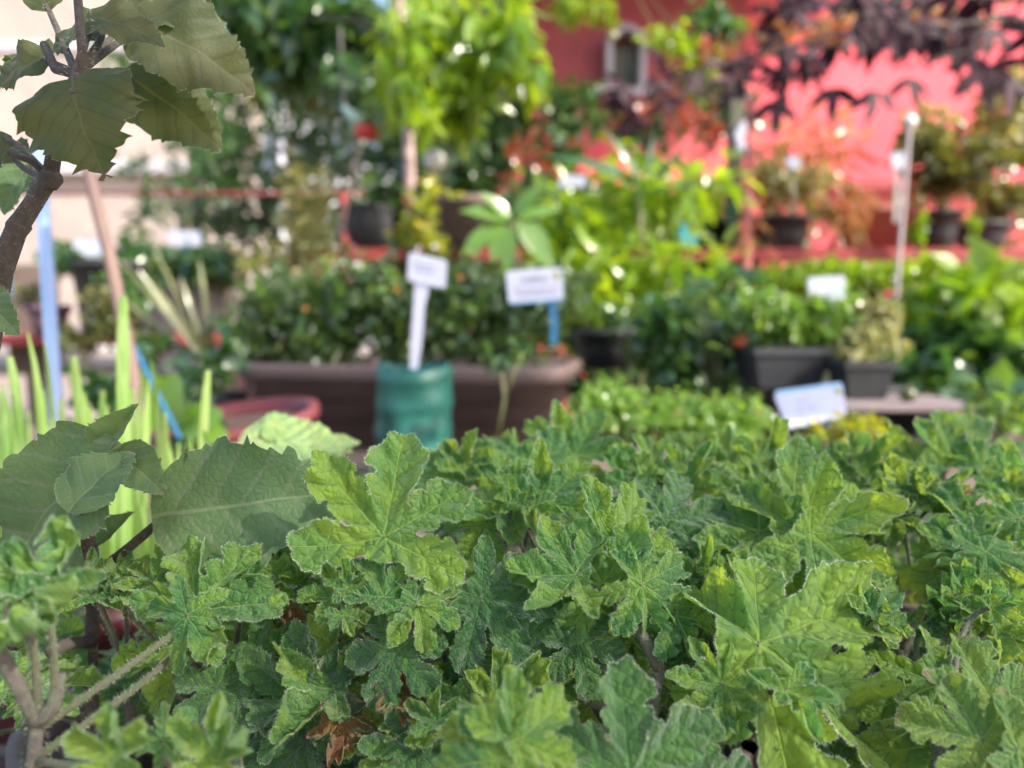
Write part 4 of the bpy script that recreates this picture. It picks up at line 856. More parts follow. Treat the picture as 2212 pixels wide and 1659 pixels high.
bw.rotation_euler = (R(9), R(-7), 0)
V, F = cloud(33, [B(460, 890, 1.0, 60, 22, .05)], 260, .014, .004); obj('foliage', V - np.array(bw.location), F, F_['mid'], bw)

def potted(label, cat, x, ytop, ybot, d, wpx, mat, blobs, n, L, W, fmat, seed, sq=False, name='potted_plant', group=None, zbase=None, **kw):
    q = at(x, ytop, d); qb = at(x, ybot, d); r = px(wpx / 2, d); z0 = qb.z if zbase is None else zbase; loc = (q.x, q.y + r, z0)
    t = thing(name, label, cat, loc, group); pot_parts(t, loc, r, q.z - z0, mat, sq=sq)
    shrub(None, None, None, seed, blobs, n, L, W, fmat, root=t, base=(loc[0], loc[1], q.z - .01), stemr=.003, stems=7, **kw); return t
potted('wide black pot with a pale lit rim just right of the trough', 'pot', 1322, 712, 800, 1.75, 150, M['black'], [(1330, 680, 1.8, 60, 24, .05)], 90, 20, 9, F_['mid'], 58)
# grey plank on blocks at right, pots on it
qa = at(1240, 892, 1.22); qc = at(2112, 892, 1.22); plk = thing('plank', 'long grey plank laid on dark blocks under the black pots at right', 'plank', ((qa.x + qc.x) / 2, qa.y, ZB)); qa.x = at(1760, 892, 1.22).x
MB().box(((qa.x + qc.x) / 2, qa.y + .075, qa.z + .008), (qc.x - qa.x, .15, .016), bev=.003).build('board', M['plank'], plk)
MB().box(((qa.x + qc.x) / 2 - .01, qa.y + .26, qa.z + .018), (qc.x - qa.x, .19, .016), bev=.003).build('board', M['grypot'], plk)
for x in (qa.x + .05, qc.x - .06): MB().box((x, qa.y + .17, (ZB + qa.z) / 2), (.06, .3, qa.z - ZB - .001), bev=.003).build('block', M['black'], plk)
PZ = qa.z + .0165
G1 = 'small pots of pale herbs'
potted('grey pot of fine pale green herb behind the tilted label', 'herb', 1716, 752, 875, 1.34, 166, M['grypot'], [(1690, 690, 1.4, 80, 60, .06), (1760, 690, 1.4, 70, 55, .06), (1640, 670, 1.4, 50, 45, .05), (1820, 660, 1.4, 50, 40, .05)], 2600, 15, 7, F_['herb'], 51, sq=True, group=G1, zbase=PZ+.01, clump=7)
potted('black square pot of pinkish pale herb, on the grey plank', 'herb', 1882, 780, 880, 1.26, 104, M['black'], [(1915, 690, 1.34, 26, 60, .03), (1868, 735, 1.32, 34, 34, .04), (1935, 745, 1.32, 22, 26, .03), (1880, 660, 1.36, 22, 36, .03), (1850, 770, 1.3, 30, 14, .03)], 620, 14, 7, F_['cream'], 52, sq=True, group=G1, zbase=PZ, clump=6)
t = thing('yellow_fruit', 'small dull yellow fruit lying on the grey plank right of the black pot', 'fruit', tuple(at(1962, 852, 1.24)))
MB().lathe(at(1962, 852, 1.24), [(.001, -.014), (.008, -.010), (.012, -.002), (.011, .005), (.006, .010), (.002, .011)], 18, 1.2, 1).build('body', F_['olive'], t, True); MB().tube([at(1962, 836, 1.24), at(1966, 828, 1.24)], .002, 6).build('stalk', M['greenstem'], t)
# shelf pots
G2 = 'black pots standing on the red shelf'
ds = 2.8
potted('black pot of cream and orange wispy plant on the shelf, right of the pink post', 'wispy plant', 1706, 462, 540, ds, 134, M['black'], [(1690, 400, ds+.05, 75, 34, .12), (1745, 385, ds+.05, 60, 40, .12), (1650, 385, ds+.1, 45, 40, .1)], 600, 20, 7, F_['cream'], 53, group=G2, zbase=SHZ, droop=.5)
potted('black pot under the darker bush on the shelf at right', 'bush', 2050, 452, 540, ds, 100, M['black'], [(2040, 400, ds+.05, 70, 26, .10), (2090, 350, ds, 80, 45, .14), (2010, 330, ds, 50, 50, .1)], 800, 22, 9, F_['olive'], 54, group=G2, zbase=SHZ)
potted('wide low black pot at the right end of the red shelf', 'bush', 2156, 476, 540, ds, 110, M['grypot'], [(2175, 430, ds+.05, 60, 24, .10), (2190, 300, ds+.2, 50, 70, .14)], 700, 22, 9, F_['olive'], 55, group=G2, zbase=SHZ)
q = at(1925, 485, ds); t = thing('planter_box', 'terracotta red rectangular planter box on the shelf between the black pots', 'planter', (q.x, q.y + .1, SHZ)); 
rbox(MB(), q.x, q.y + .1, [(.105, .07, SHZ), (.125, .085, SHZ + .15), (.132, .092, SHZ + .151), (.132, .092, SHZ + .175), (.122, .082, SHZ + .175), (.12, .08, SHZ + .15)], .02).build('box', M['redbox'], t, True)
q = at(1480, 505, ds - .1); t = thing('canister', 'teal blue square canister on the shelf beside the olive post', 'canister', (q.x, q.y, SHZ)); MB().box((q.x, q.y, SHZ + .052), (.07, .07, .104), bev=.008).build('body', M['teal'], t); MB().box((q.x, q.y, SHZ + .112), (.055, .055, .016), bev=.004).build('lid', M['teal'], t)
q = at(1425, 505, ds - .1); t = thing('canister', 'pinkish white plastic tub left of the teal canister', 'tub', (q.x, q.y, SHZ)); MB().lathe((q.x, q.y, SHZ), [(.001, 0), (.036, 0), (.040, .10), (.043, .10), (.043, .112), (.001, .112)], 24).build('body', M['whitep'], t, True)
q = at(785, 480, 2.45); t = thing('bowl_pot', 'dark grey rounded bowl pot on the shelf left of the pale trunk', 'pot', (q.x, q.y + .08, q.z - .075)); MB().lathe((q.x, q.y + .08, q.z - .075), [(.001, 0), (.045, 0), (.075, .035), (.085, .09), (.082, .125), (.088, .128), (.088, .135), (.078, .135), (.075, .12)], 32).build('pot', M['grypot'], t, True)
MB().lathe((q.x, q.y + .08, q.z + .04), [(.001, .006), (.04, .004), (.0755, 0)], 20).build('soil', M['soil'], t, True)
q = at(1010, 500, 2.6); t = thing('planter_box', 'beige clay pot half hidden behind the large green leaves', 'planter', (q.x, q.y, SHZ)); MB().lathe((q.x, q.y, SHZ), [(.001, 0), (.08, 0), (.11, .13), (.12, .135), (.12, .16), (.105, .16), (.1, .14)], 32).build('pot', M['wood'], t, True)
# red and white hanging ornament
q = at(790, 285, 2.2); t = thing('ornament', 'pale green and red spinning ornament hanging among the leaves left of the pale trunk', 'ornament', tuple(q))
MB().lathe(q, [(.001, -.024), (.026, -.02), (.034, 0), (.030, .016), (.001, .02)], 20).build('red_cup', M['clay2'] if 'clay2' in M else plain('bright_red', (.72,.06,.05), None, 9, .4), t, True)
MB().tube([at(742, 232, 2.2), at(760, 250, 2.2), at(782, 270, 2.2)], [.008, .020, .026], 16).build('pale_cap', plain('pale_mint', (.36,.50,.40), None, 9, .5), t, True); MB().tube([at(743, 234, 2.2), at(735, 60, 2.25)], .002, 5).build('cord', M['greypole'], t)
# left group
q = at(190, 640, 1.75); 
potted('tall black pot behind the light blue pole and the brown stick', 'potted plant', 195, 560, 740, 1.85, 150, M['black'], [(260, 630, 1.75, 50, 40, .06), (170, 565, 1.95, 70, 26, .1)], 900, 18, 8, F_['mid'], 56, group='pots on the low red shelf')
potted('squat purple pot at the left edge behind the grass blades', 'potted plant', 80, 658, 728, 1.95, 80, M['purplepot'], [(70, 640, 2.0, 40, 18, .05)], 120, 14, 6, F_['olive'], 57, group='pots on the low red shelf')
q = at(70, 620, 2.3); t = thing('wooden_board', 'pink brown weathered boards at the left edge behind the purple pot', 'board', (q.x, q.y, 0)); MB().box((q.x, q.y, q.z - .1), (.16, .02, .34), bev=.003).build('board', M['wood'], t); MB().box((q.x, q.y, (q.z - .27) / 2), (.05, .03, q.z - .27)).build('leg', M['wood'], t)
q = at(400, 640, 3.0); t = thing('grey_cabinet', 'pale grey boxy cabinet behind the strap leaved plant at left', 'cabinet', (q.x, q.y, 0)); MB().box((q.x, q.y, q.z / 2 + .08), (.42, .3, q.z + .16), bev=.01).build('body', M['bgrey'], t); MB().box((q.x, q.y, q.z + .17), (.46, .34, .02), bev=.004).build('top', M['plank'], t)
# strap leaved plant (agave like) at left
q = at(470, 770, 1.62); ag = thing('agave', 'strap leaved plant with long beige-green blades fanning to the left of the trough', 'agave', (q.x, q.y, ZB)); pot_parts(ag, (q.x, q.y, ZB), .055, .10, M['black'])
M['strap'] = folmat('strap_leaf', [(.22,.21,.10), (.15,.18,.06), (.28,.25,.14)], .3, (1.4, 1.3, .8)); g = random.Random(2)
for tx, ty, w_ in ((258, 560, 9), (300, 585, 14), (330, 530, 9), (390, 600, 9), (300, 690, 9), (430, 560, 8), (560, 600, 9), (520, 560, 8), (380, 700, 10), (230, 620, 8), (600, 660, 8)):
    V, F = blade_mesh(at(472, 800, 1.62), at(tx, ty, 1.58 + g.uniform(-.05, .1)), px(w_, 1.6), .02, 1.2 + g.uniform(-.3, .3), g); MB().add(V, F).build('blade', M['strap'], ag, True)
# ------------------------------------------------------------------ plants of the middle distance
shrub('yellow_shrub', 'large sunlit yellow-green shrub with narrow leaves in the middle of the picture', 'shrub', 61, [(1230, 470, 2.2, 90, 90, .2), (1370, 430, 2.2, 100, 110, .2), (1430, 440, 2.1, 80, 60, .18), (1330, 560, 2.0, 100, 70, .15), (1420, 600, 1.95, 90, 60, .15), (1290, 640, 1.95, 60, 50, .12), (1240, 560, 2.1, 60, 60, .12), (1330, 700, 1.9, 70, 50, .1), (1540, 390, 2.1, 50, 40, .12), (1180, 560, 2.0, 50, 50, .1), (1550, 610, 1.9, 50, 60, .1)], 1250, 52, 9, F_['lime'], base=(at(1350, 900, 2.05).x, at(1350, 900, 2.05).y, .5), shape='ov', droop=.3, clump=5, stemr=.009, hollow=.2)
t = thing('banana_plant', 'green plant with long arching leaves rising above the yellow-green shrub', 'plant', tuple(at(1390, 470, 2.0))); MB().tube([at(1390, 640, 2.02), at(1380, 420, 2.0)], [.010, .006], 8).build('stem', M['greenstem'], t, True)
handleaves(t, [(1370, 400, 145, 190, 50), (1385, 400, 115, 130, 60), (1400, 410, 60, 130, 50), (1400, 420, 25, 130, 40), (1395, 400, 80, 110, 60)], 2.05, F_['mid'], .16, 'lin', .5)
t = thing('large_leaf_plant', 'green plant with a whorl of large oval leaves left of the yellow-green shrub', 'plant', tuple(at(1110, 700, 1.75))); MB().tube([at(1110, 800, 1.78), at(1105, 620, 1.76), at(1110, 480, 1.72)], [.008, .005], 8).build('stem', M['greenstem'], t, True)
handleaves(t, [(1105, 470, 165, 110, 55), (1110, 465, 50, 95, 60), (1085, 480, 215, 120, 60), (1085, 480, 255, 95, 70), (1120, 475, -50, 130, 70), (1100, 490, -95, 110, 75), (1120, 470, 20, 90, 50), (1100, 470, 130, 80, 50), (1150, 480, -70, 110, 70)], 1.72, F_['bigl'], .42, 'ov', .25)
shrub('croton', 'croton with yellow, orange and red leaves beside the pale trunk', 'croton', 62, [(925, 430, 2.0, 35, 55, .06), (930, 500, 2.0, 40, 50, .06), (880, 480, 2.0, 25, 40, .05)], 130, 30, 10, F_['yellow'], shape='ov', droop=.4, stemr=.004)
shrub('croton', 'loose red and salmon leaved croton behind the pale trunk', 'croton', 63, [(960, 250, 2.7, 60, 40, .1), (900, 470, 2.05, 22, 40, .05), (1130, 330, 3.0, 40, 60, .1)], 150, 28, 9, F_['red'], droop=.5, stemr=.004)
shrub('cream_plant', 'cream and yellow flowering plant left of the dark bowl pot', 'plant', 64, [(640, 430, 2.3, 28, 90, .07), (690, 440, 2.3, 24, 70, .07), (660, 520, 2.25, 60, 45, .09), (570, 560, 2.2, 50, 30, .08), (700, 560, 2.2, 50, 30, .07)], 700, 26, 7, F_['cream'], droop=.2, stemr=.004)
shrub('dark_bush', 'loose grey-green bush between the brown stick and the cream flowers', 'bush', 65, [(300, 560, 2.7, 90, 34, .15), (450, 580, 2.7, 80, 45, .15), (170, 560, 2.9, 60, 30, .1), (280, 620, 2.2, 50, 40, .1)], 1500, 24, 8, F_['mid'], stemr=.006)
shrub('airy_bush', 'airy fine twigged bush speckling the front of the pale building', 'bush', 652, [(400, 300, 4.5, 60, 60, .3), (440, 400, 4.5, 60, 60, .3), (360, 430, 4.5, 50, 40, .3), (430, 180, 4.5, 60, 50, .3), (350, 90, 4.5, 60, 50, .3), (300, 360, 4.5, 50, 30, .2), (280, 150, 4.5, 70, 60, .3), (380, 250, 4.5, 60, 60, .3), (460, 300, 4.4, 50, 60, .3)], 1150, 20, 6, F_['mid'], stemr=.006, clump=3)
shrub('snake_plant', 'small dark upright spiky plant in front of the building at left', 'plant', 651, [(300, 480, 2.8, 12, 40, .04)], 24, 70, 7, F_['dark'], shape='lin', up=3, stemr=.004)
shrub('low_herb', 'low yellow and green herb cluster between pole and stick', 'herb', 66, [(160, 735, 1.7, 50, 22, .06), (240, 700, 1.7, 40, 40, .06), (330, 740, 1.6, 50, 25, .06), (230, 650, 1.7, 30, 40, .05)], 700, 18, 8, F_['olive'])
shrub('low_herb', 'green leafy herb at the foot of the brown stick', 'herb', 67, [(230, 830, 1.15, 60, 40, .05), (290, 780, 1.2, 40, 30, .05), (420, 820, 1.2, 50, 40, .05), (480, 780, 1.3, 40, 40, .05)], 320, 34, 16, F_['mid'])
shrub('low_herb', 'fine bright green herb mound right of the trough, in front of the yellow shrub', 'herb', 68, [(1320, 870, .92, 60, 45, .06), (1380, 890, .9, 90, 40, .06), (1480, 900, .9, 90, 45, .06), (1590, 900, .9, 70, 40, .06), (1270, 900, .88, 60, 40, .05), (1560, 960, .85, 90, 30, .05)], 4200, 15, 6, F_['herb'], base=(at(1400, 1000, .9).x, .92, ZB), clump=8, stemr=.002)
shrub('low_herb', 'bright yellow-green herb beneath the tilted label', 'herb', 69, [(1860, 930, .84, 60, 35, .04), (1910, 960, .82, 50, 30, .04), (1790, 950, .84, 60, 25, .04)], 700, 18, 8, F_['yellow'], clump=6, stemr=.002)
shrub('low_herb', 'small round lime leaved sprig at the right edge above the geraniums', 'herb', 70, [(2130, 860, .95, 45, 40, .04), (2180, 890, .95, 40, 40, .04), (2060, 910, .9, 30, 16, .03)], 260, 17, 10, F_['herb'], shape='rd', clump=5, stemr=.002)
shrub('bean_plant', 'dark leafy plant with an orange-red flower between the yellow shrub and the grey pot', 'plant', 71, [(1420, 720, 1.6, 70, 70, .1), (1500, 700, 1.6, 70, 80, .1), (1560, 750, 1.55, 60, 70, .1), (1470, 800, 1.5, 80, 50, .1), (1600, 640, 1.7, 60, 60, .1)], 1400, 30, 13, F_['mid'], clump=4, stemr=.004)
t = shrub('round_leaf_plant', 'pale blue-green round leaved plant beside the orange-red flower', 'plant', 72, [(1560, 700, 1.45, 60, 40, .04), (1500, 740, 1.45, 50, 40, .04)], 40, 42, 24, F_['bluish'], shape='rd', clump=2)
flowers(t, [at(1600, 733, 1.42), at(1594, 738, 1.43)], .014, M['redpetal'])
shrub('climber', 'broad-leaved climber at the right, bright lime on top and dark below', 'climber', 73, [(2020, 640, 1.8, 90, 50, .12), (2130, 640, 1.75, 90, 60, .12), (2200, 700, 1.7, 70, 70, .12), (1960, 690, 1.8, 60, 40, .1)], 330, 60, 24, F_['lime'], clump=3, stemr=.005)
shrub('climber', 'dark green mass of leaves under the lime climber at right', 'climber', 74, [(2040, 760, 1.7, 90, 70, .12), (2150, 790, 1.65, 90, 80, .12), (1980, 820, 1.6, 60, 50, .1), (2200, 860, 1.5, 60, 50, .1)], 800, 46, 19, F_['mid'], clump=3, stemr=.005)
shrub('hedge', 'fine clipped green hedge row under the red shelf', 'hedge', 75, [(1680, 610, 2.5, 70, 30, .12), (1780, 602, 2.5, 80, 30, .12), (1880, 600, 2.5, 80, 28, .12), (1980, 598, 2.5, 80, 28, .12), (2080, 596, 2.5, 80, 28, .12), (2180, 598, 2.5, 80, 30, .12)], 9000, 11, 6, F_['lime'], clump=8, stemr=.004, base=(at(1900, 640, 2.5).x, at(1900, 640, 2.5).y, .6), hollow=.5)
shrub('wispy_grass', 'orange and straw coloured wispy grass in front of the sunlit wall', 'grass plant', 76, [(1700, 300, 3.0, 80, 70, .15), (1790, 310, 3.0, 80, 70, .15), (1660, 360, 3.0, 50, 60, .12)], 300, 46, 3.5, F_['orange'], shape='lin', up=1.2, droop=.6, clump=5, stemr=.003)
shrub('wispy_grass', 'reddish dry curling grass tuft between the black pot and the red box', 'grass plant', 77, [(1840, 470, 2.72, 36, 50, .08), (1618, 480, 2.72, 16, 50, .06), (1862, 440, 2.75, 22, 36, .06)], 190, 34, 3.0, F_['orange'], shape='lin', bend=.8, droop=.6, clump=5, stemr=.003)
shrub('pale_bush', 'pale yellow and pink tinged bush before the wall at the right edge', 'bush', 78, [(2170, 210, 2.9, 60, 60, .15), (2130, 290, 2.9, 60, 40, .12), (2000, 270, 2.9, 60, 30, .12), (1980, 330, 2.85, 40, 50, .1)], 900, 22, 9, F_['cream'], clump=5)
shrub('fern_sprig', 'single bright green sprig hanging over the shelf edge between the black pots', 'sprig', 79, [(1985, 480, 2.6, 12, 18, .03), (1985, 512, 2.6, 14, 18, .03), (2103, 520, 2.6, 8, 10, .02), (2104, 480, 2.6, 6, 20, .02)], 90, 18, 9, F_['lime'], clump=3, stemr=.002)
# purple leaved tree with drooping palmate leaves
pt = thing('purple_tree', 'tree with dark purple drooping hand shaped leaves across the top right', 'tree', (at(2000, 0, 2.3).x, at(2000, 0, 2.3).y, 0))
bx, by = pt.location.x + .9, pt.location.y + .15
tb = MB(); tb.tube([(bx, by, 0), (bx - .03, by, .9), at(2330, 200, 2.35), at(2260, 0, 2.35), at(2180, -160, 2.35)], [.032, .018], 10); tb.build('trunk', M['darkbark'], pt, True)
g = random.Random(12); brn = [((2270, 40), (2000, 60), (1750, 110)), ((2280, 90), (2100, 130), (1950, 150)), ((2250, 0), (2050, 0), (1800, 20)), ((2200, -60), (1900, 60), (1600, 110)), ((1900, 60), (1650, 150), (1420, 190))]
tb = MB()
for br in brn: tb.tube(curve(at(*br[0], 2.3), at(*br[2], 2.25), .02, 10), [.009, .003], 6)
tb.build('branch', M['darkbark'], pt, True)
pts = [(1675, 218, 46), (1803, 190, 44), (1893, 196, 46), (1966, 168, 40), (2120, 150, 52), (2180, 170, 48), (2060, 90, 46)]
for i in range(58):
    x = g.uniform(1850, 2260); pts.append((x, g.uniform(-60, 60 + (x - 1850) * .35), g.uniform(32, 48)))
for i in range(20): pts.append((g.uniform(1640, 1860), g.uniform(-20, 150), g.uniform(26, 40)))
for i in range(34): x = g.uniform(1330, 1760); pts.append((x, g.gauss(195 - (x - 1330) * .14, 26), g.uniform(22, 34)))
g.shuffle(pts); pts.sort(key=lambda p_: 0 if p_[:2] in ((1675, 218), (1803, 190), (1893, 196), (1966, 168), (2120, 150), (2180, 170), (2060, 90)) else 1)
def palm(n_, L, g):
    an = np.radians(np.linspace(-105, 105, n_)) + np.array([g.gauss(0, .08) for _ in range(n_)])
    D = np.stack([np.sin(an), np.full(n_, -.15), np.cos(an) * .35 - .75], -1); return D, np.array([L * (1 - .35 * abs(a) / 1.9) for a in an])
for i, (x, y, Lp) in enumerate(pts[:100]):
    d = 2.25 + g.uniform(-.2, .25); p = np.array(tuple(at(x, y, d))); D, Ls = palm(5 + (i % 2) * 2, px(Lp * 1.9, d), g)
    if i >= 7: a_ = g.uniform(-1.3, 1.3); c_, s_ = math.cos(a_), math.sin(a_); D = np.stack([D[:, 0] * c_ + D[:, 2] * s_, D[:, 1] + g.uniform(-.5, .5), -D[:, 0] * s_ + D[:, 2] * c_], -1)
    Nn = np.tile([0, -1.0, .25], (len(D), 1)) + np.array([g.gauss(0, .3), 0, g.gauss(0, .3)]); V, F = leaves(np.tile(p, (len(D), 1)), D, Nn, Ls, Ls * .17, .25, .1); obj('leaf', V - np.array(pt.location), F, F_['purple'], pt)
Vs = []; Fs = []; n0 = 0
for i, (x, y, Lp) in enumerate(pts[100:]):
    d = 2.3 + g.uniform(-.2, .3); p = np.array(tuple(at(x, y, d))); D, Ls = palm(5, px(Lp * 1.7, d), g); D = D + np.array([g.gauss(0, .3), 0, g.gauss(0, .3)])
    V, F = leaves(np.tile(p, (5, 1)), D, np.tile([0, -.55, .85], (5, 1)), Ls, Ls * .15, .25, .1); Vs.append(V); Fs.append(F + n0); n0 += len(V)
o = obj('leaves', np.vstack(Vs) - np.array(pt.location), np.vstack(Fs), F_['purple'], pt); o['kind'] = 'stuff'
# young tree with the pale trunk
yt = thing('young_tree', 'young tree with a pale pinkish trunk and hanging bright leaves left of centre', 'tree', (at(888, 600, 2.05).x, at(888, 600, 2.05).y, 0)); x0, y0 = yt.location.x, yt.location.y
tb = MB(); tb.tube([(x0, y0, 0), (x0, y0, .9), at(888, 560, 2.05), at(886, 470, 2.05)], [.014, .0125], 12); tb.build('lower_trunk', M['darkbark'], yt, True)
MB().tube([at(886, 470, 2.05), at(884, 350, 2.05), at(880, 250, 2.05), at(870, 100, 2.08), at(860, -60, 2.1)], [.0170, .012], 12).build('trunk', M['bark'], yt, True)  # pale upper trunk: sunlight put into its bark colour
tb = MB(); g = random.Random(8)
for tx, ty, dd in ((620, 60, 2.6), (700, 200, 2.4), (1100, 60, 2.0), (1040, 150, 2.1), (980, 220, 2.1), (760, 20, 2.5), (930, -20, 2.2)): tb.tube(curve(at(878, g.uniform(60, 220), 2.07), at(tx, ty, dd), .05, 8), [.006, .002], 6)
tb.build('branch', M['darkbark'], yt, True)
V, F = cloud(81, [B(*q) for q in ((1110, 60, 2.0, 50, 60, .12), (1060, 120, 2.05, 70, 60, .12), (980, 60, 2.1, 80, 70, .15), (980, 180, 2.1, 80, 60, .14), (900, 130, 2.15, 70, 70, .14), (860, 200, 2.2, 50, 50, .12), (1000, 250, 2.15, 60, 40, .12), (1150, 130, 2.0, 22, 50, .08), (920, 20, 2.2, 70, 40, .12), (1080, 0, 2.1, 60, 30, .1), (880, 170, 1.92, 40, 50, .08), (868, 60, 1.92, 44, 60, .08), (905, 225, 1.92, 34, 30, .06))], 1080, .072, .015, droop=1.5, clump=4, bend=.2); obj('foliage', V - np.array(yt.location), F, F_['lime'], yt)
V, F = cloud(82, [B(*q) for q in ((700, 80, 2.7, 120, 80, .2), (600, 140, 2.8, 80, 70, .2), (780, 180, 2.6, 90, 70, .2), (640, 10, 2.7, 120, 60, .2), (820, 60, 2.6, 90, 60, .2), (540, 60, 2.8, 60, 60, .2))], 1500, .085, .022, droop=.9, clump=4); obj('foliage', V - np.array(yt.location), F, F_['mid'], yt)
# dark trees behind
def tree(label, x, d, blobs, n, Lm, mat, seed, grp, bark='darkbark', clump=6):
    q = at(x, 690, d); t = thing('tree', label, 'tree', (q.x, q.y, 0), grp); bl = [B(*b_) for b_ in blobs]
    V, F = cloud(seed, bl, n, Lm, Lm * .27, clump=clump); obj('crown', V - np.array(t.location), F, mat, t); g = random.Random(seed); tb = MB()
    top = Vector(bl[0][0]); tb.tube([(q.x, q.y, 0), (q.x + .05, q.y, top.z * .5), top], [.07, .03], 10)
    for c, r_ in bl[1:]: tb.tube(curve((q.x + .04, q.y, top.z * .55), c, .1, 6), [.03, .01], 6)
    tb.build('trunk', M[bark], t, True); return t
GT = 'dark trees behind the shelves'
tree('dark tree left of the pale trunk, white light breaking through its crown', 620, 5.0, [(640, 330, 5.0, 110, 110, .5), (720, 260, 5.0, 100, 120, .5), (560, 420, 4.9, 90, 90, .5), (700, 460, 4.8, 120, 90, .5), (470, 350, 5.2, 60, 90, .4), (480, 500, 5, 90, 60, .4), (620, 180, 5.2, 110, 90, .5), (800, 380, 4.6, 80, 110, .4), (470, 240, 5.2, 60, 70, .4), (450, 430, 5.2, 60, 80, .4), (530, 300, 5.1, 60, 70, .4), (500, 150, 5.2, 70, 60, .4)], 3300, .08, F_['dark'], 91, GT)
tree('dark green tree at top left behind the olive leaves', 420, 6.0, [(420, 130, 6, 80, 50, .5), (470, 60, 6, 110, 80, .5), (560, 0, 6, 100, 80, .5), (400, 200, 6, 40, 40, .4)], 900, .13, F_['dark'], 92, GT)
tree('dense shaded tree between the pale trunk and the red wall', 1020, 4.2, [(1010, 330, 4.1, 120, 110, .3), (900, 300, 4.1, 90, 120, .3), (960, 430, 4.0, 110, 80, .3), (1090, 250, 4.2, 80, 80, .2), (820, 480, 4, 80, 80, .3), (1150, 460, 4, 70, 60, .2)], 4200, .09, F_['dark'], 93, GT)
shrub('climber', 'yellow leaved climber hanging at the top centre over the dark red beam', 'climber', 94, [(1260, 15, 3.6, 70, 30, .15), (1220, 0, 3.6, 40, 40, .1), (1310, 40, 3.6, 26, 16, .08), (1500, 160, 3.2, 50, 60, .12), (1450, 90, 3.2, 60, 40, .12)], 700, 17, 7, F_['lime'], droop=.6, base=tuple(at(1300, -140, 3.6)))
shrub('climber', 'tangle of red, orange and green small leaves left of the olive post', 'climber', 95, [(1480, 250, 3.1, 80, 50, .12), (1540, 120, 3.1, 50, 60, .12), (1420, 240, 3.1, 50, 40, .1), (1540, 290, 3.1, 50, 40, .1)], 230, 20, 9, F_['red'], droop=.5, base=tuple(at(1500, 420, 3.1)))
shrub('climber', 'shaded green climber covering the left part of the red wall', 'climber', 96, [(1250, 230, 4.0, 90, 60, .12), (1200, 330, 4.0, 60, 60, .12), (1380, 280, 3.6, 70, 40, .12), (1560, 230, 3.3, 70, 60, .12), (1540, 60, 3.3, 60, 50, .12)], 1500, 20, 9, F_['mid'], droop=.5, base=(at(1250, 400, 4).x, at(1250, 400, 4).y, .6))
shrub('climber', 'orange and yellow leaved climber at the top of the sunlit wall', 'climber', 97, [(1720, 60, 3.3, 90, 45, .12), (1860, 50, 3.3, 90, 40, .12), (2050, 40, 3.2, 120, 40, .12)], 620, 22, 10, F_['orange'], droop=.6, base=tuple(at(1850, -120, 3.3)))
shrub('bush', 'shaded bush row behind the black pots, between the shelf and the red wall', 'bush', 98, [(1700, 470, 3.6, 100, 60, .15), (1830, 480, 3.7, 90, 60, .15), (1960, 470, 3.7, 90, 60, .15), (2090, 460, 3.7, 100, 70, .15), (2200, 440, 3.7, 80, 90, .15)], 1300, 20, 8, F_['olive'], base=(at(1950, 500, 3.7).x, at(1950, 500, 3.7).y, .6))
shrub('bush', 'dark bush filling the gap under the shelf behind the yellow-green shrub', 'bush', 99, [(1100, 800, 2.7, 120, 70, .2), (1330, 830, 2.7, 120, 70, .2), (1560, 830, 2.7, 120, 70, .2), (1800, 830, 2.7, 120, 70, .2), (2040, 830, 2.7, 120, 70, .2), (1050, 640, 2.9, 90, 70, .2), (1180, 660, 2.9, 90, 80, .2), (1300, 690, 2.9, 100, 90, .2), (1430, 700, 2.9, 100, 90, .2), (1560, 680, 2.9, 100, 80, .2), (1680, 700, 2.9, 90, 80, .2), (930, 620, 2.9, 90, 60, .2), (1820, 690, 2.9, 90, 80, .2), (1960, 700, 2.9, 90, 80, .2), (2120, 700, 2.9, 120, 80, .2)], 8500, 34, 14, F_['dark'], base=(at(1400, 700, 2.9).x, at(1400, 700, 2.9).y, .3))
shrub('bush', 'dark leafy bush just behind the yellow-green shrub, in front of the red wall', 'bush', 990, [(1180, 480, 3.0, 80, 70, .2), (1290, 500, 3.0, 90, 70, .2), (1400, 490, 3.0, 90, 60, .2), (1500, 500, 3.1, 80, 60, .2), (1300, 590, 2.9, 120, 60, .2), (1480, 600, 2.9, 100, 60, .2)], 2300, 40, 14, F_['mid'], base=(at(1350, 600, 3).x, at(1350, 600, 3).y, .3), stemr=.008)
# ------------------------------------------------------------------ building and white things far left
bd = thing('building', 'cream and white rendered building with a projecting white ledge, far left behind the railing', 'building', (-9.5, 17, 0))
def bb(x0, x1, y0, y1, d, dep, nm, mat): a = at(x0, y1, d); c = at(x1, y0, d); return MB().box(((a.x + c.x) / 2, (a.y + dep / 2), (a.z + c.z) / 2), (c.x - a.x, dep, c.z - a.z)).build(nm, mat, bd)
bb(-300, 430, -60, 705, 14, 4, 'wall', M['bwall']); bb(-300, 440, 345, 372, 13.5, .49, 'ledge', M['bwhite']); bb(-300, 420, 90, 108, 13.5, .49, 'ledge', M['bwhite'])
bb(150, 395, 425, 520, 13.9, .09, 'shutter', M['bwhite']); bb(180, 428, 246, 338, 13.93, .06, 'window', M['bgrey']); bb(230, 300, 130, 180, 13.93, .06, 'window', M['glass']); bb(-120, 40, 20, 80, 13.93, .06, 'window', M['bluest'])  # wide grey window box: shade of a recess put into its colour
bb(340, 428, 425, 500, 13.95, .04, 'window', M['bgrey'])
bd2 = thing('building', 'tall pale building glimpsed through the dark tree', 'building', (-3, 28, 0)); MB().box((-8.5, 30, 6), (15, 4, 12)).build('wall', plain('bright_render', (.86,.84,.88), (.8,.78,.82), 1), bd2)
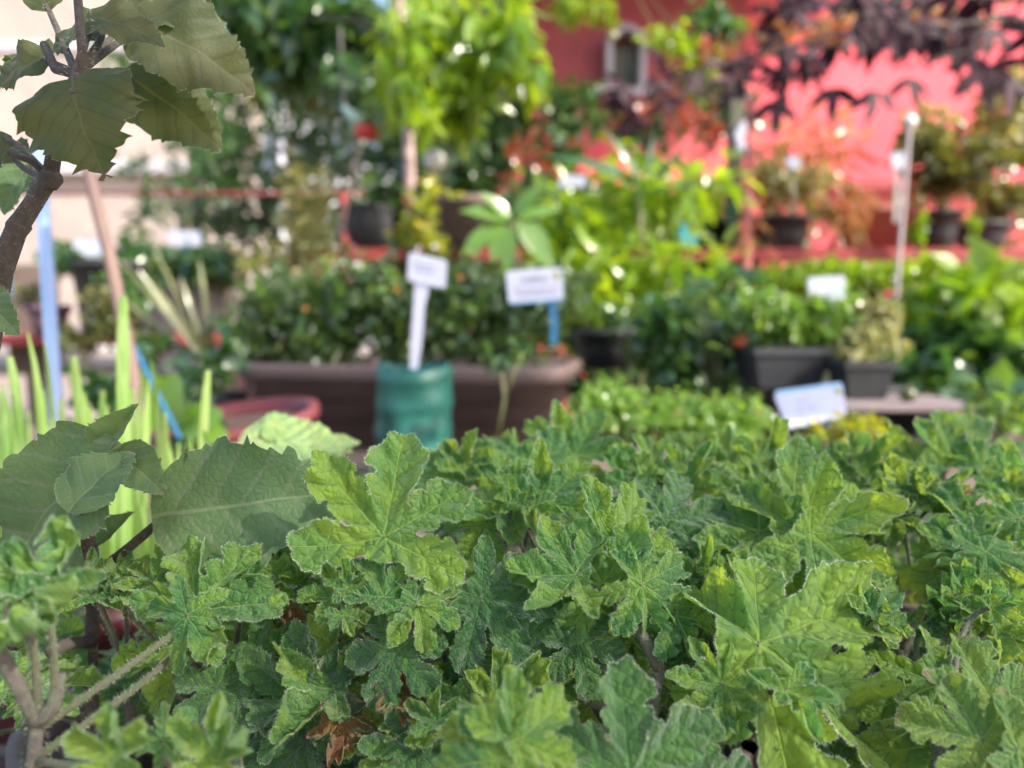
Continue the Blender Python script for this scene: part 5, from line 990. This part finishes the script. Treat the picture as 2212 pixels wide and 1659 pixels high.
for k in range(6):
    for j in range(4): MB().box((-9 + k * 1.4, 27.97, 2.0 + j * 2.6), (.8, .08, 1.3)).build('window', M['glass'], bd2)
# bag shape added for the white glints left of the trough
q = at(480, 600, 3.2); t = thing('glint_bag', 'crumpled glossy white plastic bag added to give white glints left of the trough foliage', 'bag', tuple(q)); g = np.random.RandomState(2); V = []; n, m = 14, 10
for i in range(m):
    for k in range(n):
        ph = math.pi * i / (m - 1); an = 2 * math.pi * k / n; rr = .085 * (1 + .3 * g.randn()); V.append(q + Vector((rr * 1.2 * math.sin(ph) * math.cos(an), rr * math.sin(ph) * math.sin(an), rr * .75 * math.cos(ph))))
MB().add(V, [[i*n+k, i*n+(k+1)%n, (i+1)*n+(k+1)%n, (i+1)*n+k] for i in range(m-1) for k in range(n)]).build('bag', plain('glossy_white', (.8,.82,.9), None, 9, .12, spec=.9), t); 
MB().box(q + Vector((0, .0, -.5 * (q.z) - .05)), (.3, .3, max(.1, q.z - .1))).build('crate', M['black'], t)
NETW = .0058; M['net'] = plain('added_shade_net', (.35,.36,.34), None, 30, .8)
# shade cloth overhead and a narrow wall roof, added out of view for shade
M['cloth'] = plain('added_shade_cloth', (.7,.7,.68), None, 30, .8, trans=.62, tcol=(.80, .78, .72))
shc = thing('added_shade_cloth', 'pale shade cloth and net added out of view on poles to shade the benches', 'shade cloth', (1.3, -.3, 0))
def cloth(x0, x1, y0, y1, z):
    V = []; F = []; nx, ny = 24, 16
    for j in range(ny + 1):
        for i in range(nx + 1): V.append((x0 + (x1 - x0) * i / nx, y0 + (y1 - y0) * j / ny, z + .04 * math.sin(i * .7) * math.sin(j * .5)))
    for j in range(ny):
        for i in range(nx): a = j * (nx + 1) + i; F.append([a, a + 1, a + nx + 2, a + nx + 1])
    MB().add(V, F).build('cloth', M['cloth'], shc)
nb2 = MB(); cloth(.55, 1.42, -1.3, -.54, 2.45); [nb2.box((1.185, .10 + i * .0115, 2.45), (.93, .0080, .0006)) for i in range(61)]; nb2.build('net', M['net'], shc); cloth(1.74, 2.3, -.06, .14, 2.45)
nb = MB()          # added shade net: narrow tapes with gaps, lets about a third of the sun through
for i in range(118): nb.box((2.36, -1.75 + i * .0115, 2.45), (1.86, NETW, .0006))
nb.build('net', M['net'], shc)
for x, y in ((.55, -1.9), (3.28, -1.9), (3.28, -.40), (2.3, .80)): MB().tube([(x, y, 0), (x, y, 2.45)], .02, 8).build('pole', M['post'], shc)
MB().box((.82, 4.2, 3.22), (2.66, .76, .03)).build('added_awning', M['redpaint'], wall)  # added above the view to shadow the upper wall
bpy.context.view_layer.update()
